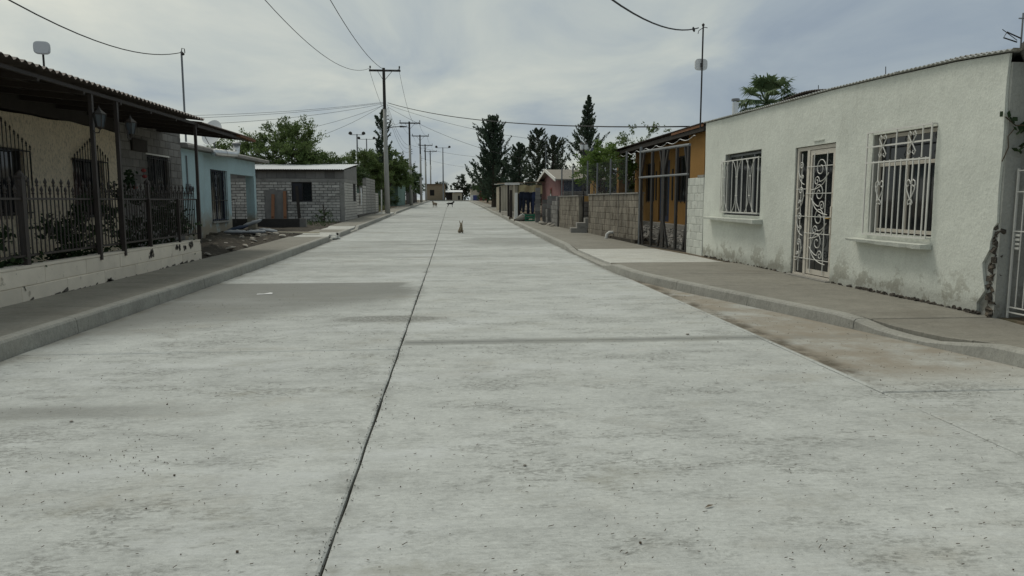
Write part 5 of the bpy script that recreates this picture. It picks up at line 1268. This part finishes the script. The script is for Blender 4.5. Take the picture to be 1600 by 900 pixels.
def broad_tree(label, base, trunk_h, blobs, nclump, nleaf, lsize, mt, seed, name='broadleaf_tree', aspect=2.6, tr=.16, cl=.55, limbs=9, droop=-.15, cat='tree', group=None):
    r = random.Random(seed); t = thing(name, label, cat, base, 0, group)
    C = []
    tot = sum(b[3]*b[4]*b[5] for b in blobs)
    for bx, by, bz, rx, ry, rz_ in blobs:
        for _ in range(max(2, int(nclump*rx*ry*rz_/tot))):
            while True:
                p = Vector((r.uniform(-1,1), r.uniform(-1,1), r.uniform(-1,1)))
                if .25 < p.length < 1: break
            p *= (.7+.3*r.random())*r.choice((1,1,1,1.1)); C.append(Vector((bx+p.x*rx, by+p.y*ry, bz+p.z*rz_)))
    top = Vector((0,0,trunk_h)); m = MB(); m.tube(wig((0,0,-.1), top, 5, .05, r), [tr,tr*.9,tr*.85,tr*.8,tr*.75,tr*.7], 8); tk = m.build('trunk', K['bark'], t)
    cs = list(C); r.shuffle(cs)
    m = MB()
    for c in cs[:limbs]:
        m.tube(wig(top*r.uniform(.7,1.0), c, 5, .06, r), [tr*.55,tr*.42,tr*.32,tr*.22,tr*.14,tr*.06], 6)
    for c in cs[limbs:limbs*4]:
        b = cs[r.randrange(limbs)]; m.tube(wig(b.lerp(top,.35), c, 3, .07, r), [tr*.18,tr*.12,tr*.08,tr*.03], 4)
    m.build('limb', K['bark'], t)
    P = []; D = []
    k = max(4, nleaf//len(C)); cen = Vector((sum(c.x for c in C), sum(c.y for c in C), sum(c.z for c in C)))/len(C)
    for c in C:
        out = (c-cen).normalized()+Vector((r.uniform(-.5,.5), r.uniform(-.5,.5), r.uniform(-.2,.6))); q = int(k*r.uniform(.5,1.5)); sz = cl*r.uniform(.6,1.3)
        nsp = 4
        for s_ in range(nsp):
            d = (out+Vector((r.gauss(0,.7), r.gauss(0,.7), r.gauss(0,.5)))).normalized()
            for _ in range(q//nsp):
                f = r.random(); p = c + d*f*sz*1.5 + Vector((r.gauss(0,.16), r.gauss(0,.16), r.gauss(0,.12)+droop*f*f))*sz
                P.append(p); D.append(d)
    leaf_object('crown', mt, P, D, lsize, aspect, t)
    return t
def conifer(label, base, h, rad, nbr, nleaf, lsize, mt, seed, prof=None, up=.55, fingers=3, bare=.06, tr=.18, fl=.75, lean=0):
    r = random.Random(seed); t = thing('conifer_tree', label, 'tree', base, 0, None)
    MB().tube([(lean*i/8*h+.04*sin(i), 0, h*i/8-.1) for i in range(9)], [tr*(1-i/8.6) for i in range(9)], 7).build('trunk', K['bark'], t)
    P = []; D = []; m = MB(); per = nleaf//(nbr*(1+fingers))
    prof = prof or (lambda f: (1-f)**.8*(.75+.25*min(1, f*6)))
    for b in range(nbr):
        f = bare+(1-bare)*((b+r.random())/nbr); az = r.uniform(0, 2*pi); L = rad*prof(f)*r.uniform(.65,1.2)+.08; z = h*f
        d = Vector((cos(az), sin(az), 0)); p0 = Vector((lean*f*h,0,z)); up_ = up*r.uniform(.6,1.3)
        pth = [p0 + d*L*s + Vector((0,0,L*(up_*s*s - .12*s*(1-s)))) for s in (0,.25,.5,.75,1)]
        m.tube(pth, [.035,.028,.02,.014,.006], 4)
        segs = [(pth[1], pth[4], L)]
        for k in range(fingers):
            s = r.uniform(.35,.95); q = p0 + d*L*s + Vector((0,0,L*up_*s*s)); e = q + (d*.55+Vector((r.gauss(0,.35), r.gauss(0,.35), r.uniform(.5,1.3))))*min(fl, L*.6+.04); segs.append((q, e, .5*L))
        for a, e, _ in segs:
            ln = (e-a).length; wd = .03+.042*min(1.4, ln)
            for _ in range(per):
                s = r.random(); wv = wd*(1-.65*s); P.append(a.lerp(e, s)+Vector((r.gauss(0,wv), r.gauss(0,wv), r.gauss(0,wv)))); D.append((e-a).normalized()+Vector((0,0,.35)))
    for _ in range(nleaf//14):                                     # the dense inner column and tip
        f = bare+(1-bare)*r.random(); w = rad*prof(f)*.16+.02; P.append(Vector((lean*f*h+r.gauss(0,w), r.gauss(0,w), h*f))); D.append(Vector((r.gauss(0,.4), r.gauss(0,.4), 1)))
    m.build('limb', K['bark'], t); leaf_object('crown', mt, P, D, lsize, 2.4, t, .45); return t
g_ = lambda y: zr(y)+.1
# left side
broad_tree('broad feathery mesquite behind the turquoise house roof', (-9.9,46.5,g_(46)), 1.9, [(0,0,4.2,2.1,1.9,1.7),(-2.0,0,3.5,1.5,1.5,1.2),(1.9,.2,3.0,1.2,1.5,1.3),(.3,0,2.8,2.2,1.7,1.4)], 230, 46000, .16, 'leaf_mes', 3, 'mesquite_tree')
broad_tree('smaller mesquite between the turquoise roof and the broad mesquite', (-13.6,47,g_(46)), 1.6, [(0,0,3.3,1.6,1.6,1.2)], 60, 11000, .16, 'leaf_mes', 4, 'mesquite_tree')
broad_tree('dark loose tree behind the white corrugated roof', (-9.3,64,g_(64)), 1.8, [(0,0,3.1,1.9,1.5,.9),(-2.2,0,3.0,1.3,1.3,.8)], 60, 9000, .20, 'leaf_dk', 5)
broad_tree('dark leafy tree standing left of the nearest pole', (-8.4,73,g_(73)), 1.9, [(0,0,4.0,2.1,2,1.4),(1.6,0,2.7,1.5,1.6,1.2),(-1.7,0,2.8,1.5,1.6,1.2)], 130, 24000, .20, 'leaf_mes', 6, 'mesquite_tree')
broad_tree('large mesquite overhanging the far left sidewalk between the poles', (-7.2,82,g_(82)), 2.0, [(0,0,4.5,2.4,2.4,1.8),(1.5,0,3.3,1.7,2,1.3),(-1.6,-.5,3.2,1.8,2,1.4)], 160, 30000, .21, 'leaf_mes', 7, 'mesquite_tree', tr=.24)
broad_tree('dense dark tree past the second utility pole', (-7.0,104,g_(104)), 1.6, [(0,0,4.0,2.1,3,2.6),(.3,3,3.0,2.0,3,2.0)], 110, 13000, .26, 'leaf_dk', 8)
broad_tree('low dark tree at the end of the left sidewalk', (-6.6,128,g_(128)), 1.2, [(0,0,2.9,2.0,3,2.2)], 70, 7000, .28, 'leaf_dk', 9)
conifer('slim spiky cypress behind the nearest utility pole', (-7.3,80,g_(80)), 10.0, 1.15, 60, 9000, .20, 'leaf_con', 10, lambda f: (.30+.55*(1-f)**.5+.15*sin(f*25)) if f < .9 else .12, 1.1, 2, .25, .2, .6)
broad_tree('low shrub at the foot of the first pole', (-6.6,66,g_(66)), .3, [(0,0,.7,1.0,1.2,.7),(-1.2,1,.8,1,1,.8)], 30, 4000, .16, 'leaf_dk', 12, 'shrub', tr=.06, cat='shrub', cl=.35)
broad_tree('dark shrub under the green house mesquite', (-6.7,74,g_(74)), .4, [(0,0,.9,1.1,1.5,.9),(.4,3,1.0,1,1.5,.9)], 40, 5000, .17, 'leaf_dk', 13, 'shrub', tr=.06, cat='shrub', cl=.35)
# right side
conifer('broad dark ragged conifer over the far right sidewalk', (4.3,76,g_(76)), 9.0, 3.0, 130, 36000, .19, 'leaf_con', 20, lambda f: (.8+.2*sin(f*9))*(1-f)**.55*min(1,.55+f*1.5), .6, 3, .10, .3, 1.0)
conifer('lower rounded conifer beside the broad ragged one', (6.6,72,g_(72)), 6.2, 1.9, 90, 18000, .18, 'leaf_con', 21, lambda f: (1-f)**.6, .25, 2, .02, .2, .6)
conifer('narrow conifer, left of the pair behind the pink house', (7.1,61,g_(61)), 6.6, 1.2, 80, 12000, .16, 'leaf_cyp', 22, lambda f: (1-f)**.5, .7, 3, .05, .16, .7)
conifer('blunt dense cypress, right of the pair behind the pink house', (8.35,61,g_(61)), 6.1, .9, 90, 13000, .15, 'leaf_cyp', 23, lambda f: 1.0 if f < .75 else (1-f)*4, .8, 3, .03, .16, .5)
conifer('tall pointed conifer behind the bright green tree', (10.1,55,g_(55)), 8.6, 1.9, 120, 22000, .15, 'leaf_con', 24, lambda f: 1.25*(1-f)**1.2, .8, 3, .04, .2, .8)
broad_tree('bright green young tree inside the chain-link fence', (6.15,29.6,g_(29)), 1.55, [(0,0,2.85,.95,.9,.6),(-.55,0,2.4,.55,.6,.45),(.7,.1,2.5,.6,.6,.45)], 75, 7500, .13, 'leaf_br', 30, 'young_tree', tr=.06, cl=.30, limbs=8)
broad_tree('thin airy tree with sparse leaves beside the orange house', (8.6,34.5,g_(34)), 1.4, [(0,0,3.1,1.1,1,1.0),(.9,0,4.3,.7,.6,.35),(-.4,0,4.1,.5,.6,.5)], 42, 2600, .12, 'leaf_mes', 31, 'young_tree', tr=.08, cl=.32, limbs=12)
broad_tree('dark shrub behind the chain-link fence near the orange house', (7.3,32.0,g_(32)), .5, [(0,0,1.5,1.0,.8,.9)], 26, 2400, .12, 'leaf_dk', 32, 'shrub', tr=.05, cl=.32, cat='shrub')
for i, (x, y, h, w) in enumerate(((2.4,165,6.0,1.5),(4.5,168,4.6,2.2),(-2.2,163,4.2,2.0),(7.5,150,5.0,2.6),(0.8,176,3.8,2.5),(9.5,120,5.4,2.4),(6.0,100,3.6,1.6),(5.4,112,4.6,2.2))):
    lb = ('pointed tree rising behind the tiny far hut','round tree right of the tiny far hut','bushy tree left of the tiny far hut','wide dark tree behind the dull red hut','low wide tree behind the far hut roof','dark tree half way along the right side','bush beside the far right sidewalk','dark round tree behind the broad ragged conifer')[i]
    broad_tree(lb, (x,y,1.5 if y > 145 else g_(y)), h*.3, [(0,0,h*.6,w*.7,w*.7,h*.38),(0,0,h*.4,w,w,h*.3)], 40, 4200, .34, 'leaf_far' if y > 140 else 'leaf_dk', 50+i, 'far_tree', group='trees near the end of the street')
# fan palm
pt = thing('fan_palm', 'fan palm showing above the mint house roof', 'palm', (13.6,31.5,.2), 0)
MB().tube([(0,0,0),(.05,0,2),(0,0,4),(.03,0,5.4)],[.26,.22,.2,.22],10).build('trunk', K['bark'], pt)
r = random.Random(5)
for i in range(46):
    az = r.uniform(0,2*pi); el = r.uniform(-.45,1.35); m = MB(); d = Vector((cos(az)*cos(el), sin(az)*cos(el), sin(el))); L = r.uniform(.6,.95)
    p0 = Vector((0,0,5.45)); p1 = p0+d*L; m.tube([p0,p1],[.02,.012],4)
    side = d.cross(Vector((0,0,1))).normalized(); upv = side.cross(d).normalized()
    for k in range(17):
        a = lerp(-1.25,1.25,k/16); bd = (d*cos(a)+side*sin(a)).normalized(); bl = r.uniform(.62,.85)*(1-.22*abs(a)/1.25); w = .042
        q0 = p1; q1 = p1+bd*bl*.6+upv*.04; q2 = p1+bd*bl-Vector((0,0,.22*r.uniform(.6,1.4)))
        wv = bd.cross(upv).normalized()*w; m.face([q0,q1+wv,q2,q1-wv])
    m.build('frond', K['leaf_palm'], pt)
# rose bushes behind the iron fence
def rose(label, x, y, h, w, n, red, seed):
    t = broad_tree(label, (x,y,.25), .15, [(0,0,h*.55,w,w,h*.45)], 22, n, .085, 'leaf_rose', seed, 'rose_bush', aspect=1.5, tr=.02, cl=.22, limbs=9, cat='shrub', group='rose bushes behind the fence')
    rr = random.Random(seed)
    for k in range(red):
        m = MB(); c = Vector((rr.uniform(-w,w)*.8, rr.uniform(-w,w)*.6, h*rr.uniform(.75,1.08))); m.lathe([(.01,-.03),(.045,-.01),(.05,.02),(.02,.045)],7,tuple(c)); m.build('bloom', K['petal'], t)
rose('small rose bush at the left edge behind the fence', -6.15,10.5,.85,.35,900,0,61)
rose('wide dark rose bush behind the fence between the tall porch posts', -6.3,12.7,0.85,.42,1100,0,62)
rose('tall thin rose bush in front of the bare block wall', -6.5,14.1,1.4,.4,900,0,63)
rose('rose bush with red blooms below the barred block-wall window', -6.4,15.6,1.7,.45,1300,3,64)
rose('yellowish low bush at the far end of the iron fence', -6.1,16.6,1.15,.3,1000,0,65)
for o in [q for q in bpy.data.objects if q.get('label','').startswith('yellowish low')]: o.children[-1].data.materials[0] = K['leaf_br'] if False else K['leaf_mes']
# dry plants before the grey house, vine at the right edge
broad_tree('dry thistle growing at the foot of the grey block house', (-6.6,38.6,g_(38)), .2, [(0,0,.35,.35,.3,.3)], 10, 350, .10, 'leaf_dk', 66, 'thistle', tr=.02, cl=.25, cat='weed')
t = thing('stick', 'dark stick leaning against the grey block house corner', 'stick', (-6.45,38.3,.33), 0); MB().tube([(0,0,0),(-.16,.5,.95)],.035,5).build('shaft', K['darkwood'], t); MB().tube([(-.1,.3,.6),(.05,.35,.8)],.02,4).build('twig', K['darkwood'], t)
t = thing('climbing_vine', 'bare vine with a few dark leaves at the right edge of the mint house', 'vine', (6.37,8.0,2.22), 0)
MB().tube([(.0,0,.10),(-.06,.03,.0),(-.05,.02,-.12),(-.10,.04,-.28)],.006,5).tube([(.25,-.2,.12),(.0,0,.12),(-.10,.04,.22)],.007,5).tube([(.28,-.2,-.15),(.05,-.02,-.12)],.006,5).build('stem', K['twig'], t)
P = [Vector((x+rnd.gauss(0,.03), -x*.4+rnd.gauss(0,.03), z+rnd.gauss(0,.03))) for x, z in ((-.10,.22),(-.04,.17),(.02,.12),(.06,.08),(.12,.12),(.16,.08),(.08,-.13),(.12,-.17),(.16,-.12),(.06,-.17)) for _ in range(2)]
for p_ in P: leaf_object('leaf', 'leaf_rose', [p_], [Vector((.2,-.2,-1))], .12, 1.5, t)
# weeds along the far left sidewalk
P = []; D = []
for i in range(5000):
    y = rnd.uniform(58.5,70); x = rnd.uniform(-9,-5.7); P.append(Vector((x,y,zr(y)+.13+rnd.uniform(.02,.3)))); D.append(Vector((rnd.gauss(0,.3),rnd.gauss(0,.3),1)))
tag(leaf_object('grass', 'grass', P, D, .30, 7, None, .3), 'dry greenish grass between the stepped wall and the trees', 'grass', kind='stuff')
P = []; D = []
for i in range(600):
    y = rnd.uniform(34,39.5); x = rnd.uniform(-9,-5.75); P.append(Vector((x,y,zr(y)+.13+rnd.uniform(.0,.14)))); D.append(Vector((rnd.gauss(0,.5),rnd.gauss(0,.5),1)))
tag(leaf_object('grass', 'leaf_dk', P, D, .18, 6, None, .3), 'sparse weeds in front of the grey block house', 'weeds', kind='stuff')

# ================================================================== dogs
def skin_mesh(verts, edges, radii, mt, name, root=0, sub=2):
    me = bpy.data.meshes.new(name); me.from_pydata(verts, edges, []); o = bpy.data.objects.new(name, me); COL.objects.link(o)
    md = o.modifiers.new('skin', 'SKIN'); md.use_smooth_shade = True
    for i, r_ in enumerate(radii):
        sv = me.skin_vertices[0].data[i]; sv.radius = r_ if isinstance(r_, tuple) else (r_, r_); sv.use_root = (i == root)
    s = o.modifiers.new('sub', 'SUBSURF'); s.levels = sub; s.render_levels = sub
    dg = bpy.context.evaluated_depsgraph_get(); nm = bpy.data.meshes.new_from_object(o.evaluated_get(dg)); bpy.data.objects.remove(o)
    nm.materials.clear(); nm.materials.append(mt); nm.name = name
    return nm
def chain(*idx): return [(a, b) for a, b in zip(idx, idx[1:])]
def standing_dog(label, loc, rz, mt, s=1.0):
    # nose towards +x
    V = [(0,0,.40),(.16,0,.41),(.28,0,.43),(.36,0,.52),(.42,0,.58),(.53,0,.56),            # trunk, chest, neck, head, muzzle
         (-.14,0,.41),(-.22,0,.42),(-.32,0,.44),(-.42,0,.36)]                                # loin, croup, tail
    R = [.105,.115,.11,.07,.072,.035,.095,.085,.028,.018]; E = chain(0,1,2,3,4,5)+chain(0,6,7,8,9)
    for sg in (-1,1):
        n = len(V); V += [(.26,sg*.06,.34),(.25,sg*.065,.21),(.27,sg*.065,.11),(.27,sg*.065,.02),(.31,sg*.065,.015)]; R += [.06,.035,.026,.024,.022]; E += [(2,n)]+chain(n,n+1,n+2,n+3,n+4)
        n = len(V); V += [(-.19,sg*.065,.32),(-.13,sg*.07,.23),(-.25,sg*.07,.14),(-.23,sg*.07,.02),(-.19,sg*.07,.015)]; R += [.07,.045,.026,.022,.022]; E += [(7,n)]+chain(n,n+1,n+2,n+3,n+4)
        n = len(V); V += [(.40,sg*.045,.65),(.395,sg*.06,.71)]; R += [.03,.012]; E += [(4,n),(n,n+1)]
    t = thing('dog', label, 'dog', loc, rz); t.scale = (s,s,s)
    inst(skin_mesh(V, E, R, mt, 'body'), 'body', t, (0,0,0)); return t
def sitting_dog(label, loc, rz, mt):
    V = [(-.10,0,.13),(-.02,0,.22),(.06,0,.34),(.10,0,.44),(.13,0,.53),(.24,0,.51),(-.20,0,.05),(-.36,0,.03)]
    R = [.12,.125,.105,.07,.075,.035,.04,.02]; E = chain(0,1,2,3,4,5)+[(0,6),(6,7)]
    for sg in (-1,1):
        n = len(V); V += [(.12,sg*.06,.27),(.13,sg*.065,.14),(.14,sg*.065,.02),(.18,sg*.065,.018)]; R += [.05,.034,.028,.026]; E += [(2,n)]+chain(n,n+1,n+2,n+3)
        n = len(V); V += [(-.06,sg*.11,.13),(.07,sg*.13,.15),(-.06,sg*.13,.05),(.08,sg*.13,.025)]; R += [.085,.05,.035,.028]; E += [(0,n)]+chain(n,n+1,n+2,n+3)
        n = len(V); V += [(.10,sg*.06,.64),(.08,sg*.11,.80)]; R += [.036,.014]; E += [(4,n),(n,n+1)]
    t = thing('dog', label, 'dog', loc, rz)
    b_ = inst(skin_mesh(V, E, R, mt, 'body'), 'body', t, (0,0,0))
    MB().lathe([(.001,-.012),(.016,0),(.001,.012)],6,(.275,0,.515)).build('nose', K['fur_black'], t)
    return t
sitting_dog('tan dog sitting in the right lane with ears pricked', (.36,31.0,zr(31)+.002), -pi/2+.25, K['fur_tan']).scale = (.66,.66,.66)
standing_dog('black dog walking across the far road', (-.22,83,zr(83)+.002), .05, K['fur_black'], 1.0)
standing_dog('pale tan dog standing on the far road, left of the black dog', (-1.85,82,zr(82)+.002), 2.2, K['fur_grey'], 1.05)

# ================================================================== small stuff on the road
def scatter(name, label, n, mt, fn, kind):
    m = MB(); r = random.Random(hash(name) & 999 if False else len(name)*7)
    for i in range(n):
        x, y = fn(r)
        z = zr(y)+.003
        if kind == 'twig':
            L = r.uniform(.005,.018)*(2.2 if r.random() < .06 else 1); a = r.gauss(0,.7); m.bar((x,y,z+.003),(x+L*cos(a),y+L*sin(a),z+.004+r.uniform(0,.004)),r.uniform(.0015,.0035),.002)
        else:
            s = r.uniform(.0012,.0032)*(1.8 if r.random() < .05 else 1); M4 = Matrix.Translation((x,y,z+s*.4)) @ Matrix.Rotation(r.uniform(0,3),4,(r.random(),r.random(),r.random()+.01)); m.box(-s,s,-s*.8,s*.8,-s*.6,s*.6,M4)
    return tag(m.build(name, K[mt]), label, 'litter', kind='stuff')
scatter('leaf_litter', 'small dry leaf bits and twigs strewn over the near road', 1700, 'twig', lambda r: (r.uniform(-3.9,4.6), 2.4+9*r.random()**1.6), 'twig')
scatter('road_grit', 'dark grit and pebbles strewn over the road', 600, 'twig', lambda r: (r.uniform(-3.9,3.3), 2.4+14*r.random()**1.4), 'pebble')
scatter('bay_grit', 'pebbles gathered in the brown bay beside the right kerb', 260, 'twig', lambda r: (lambda y: (r.uniform(3.4, max(3.5,kr(y)-.05)), y))(r.uniform(4.5,14)), 'pebble')
def cj(r): y = 2.4+14*r.random()**1.3; return (CJ+r.gauss(0,.022), y)
scatter('joint_grit', 'dirt crumbs lying along the centre joint', 700, 'joint', cj, 'pebble')
scatter('silt_grit', 'patch of dark grit on the left lane', 90, 'twig', lambda r: (r.gauss(-1.9,.35), r.gauss(4.3,.25)), 'pebble')
for i, (x, y, s, lb) in enumerate(((.40,4.02,.010,'single dark pebble in the near right lane'),(2.62,7.95,.022,'brownish stone on the right lane by the bay edge'),(-2.6,5.1,.012,'dark pebble alone on the left lane'))):
    tag(inst(rk[i], 'pebble', None, (x,y,s*.4), (0,0,i), (s,s,s)), lb, 'pebble')
P = [(.9,3.45),(1.35,3.5),(1.75,3.2),(.2,3.0),(2.3,4.1),(1.1,4.6)]
t = thing('dry_leaf', 'curled dry brown leaf lying on the near right lane', 'leaf', (1.25,3.38,.004), .4); t.scale = (.55,.55,.55)
m = MB(); m.face([(-.06,0,0),(0,.018,.012),(.06,.004,.004),(0,-.015,.010)]); m.build('blade', K['wood'], t); MB().tube([(.06,.004,.004),(.10,.012,.002)],.002,4).build('stalk', K['twig'], t)
t = thing('paper_scrap', 'flat pale paper scrap on the damp left slab', 'paper', (-3.0,12.0,.006), .2)
m = MB(); m.face([(-.13,-.02,0),(.10,-.03,.004),(.12,.02,.012),(-.02,.04,.003),(-.12,.015,.008)]); m.build('sheet', K['whitepl'], t); m = MB(); m.face([(-.02,.04,.003),(.12,.02,.012),(.08,.05,.018)]); m.build('fold', K['whitepl'], t)
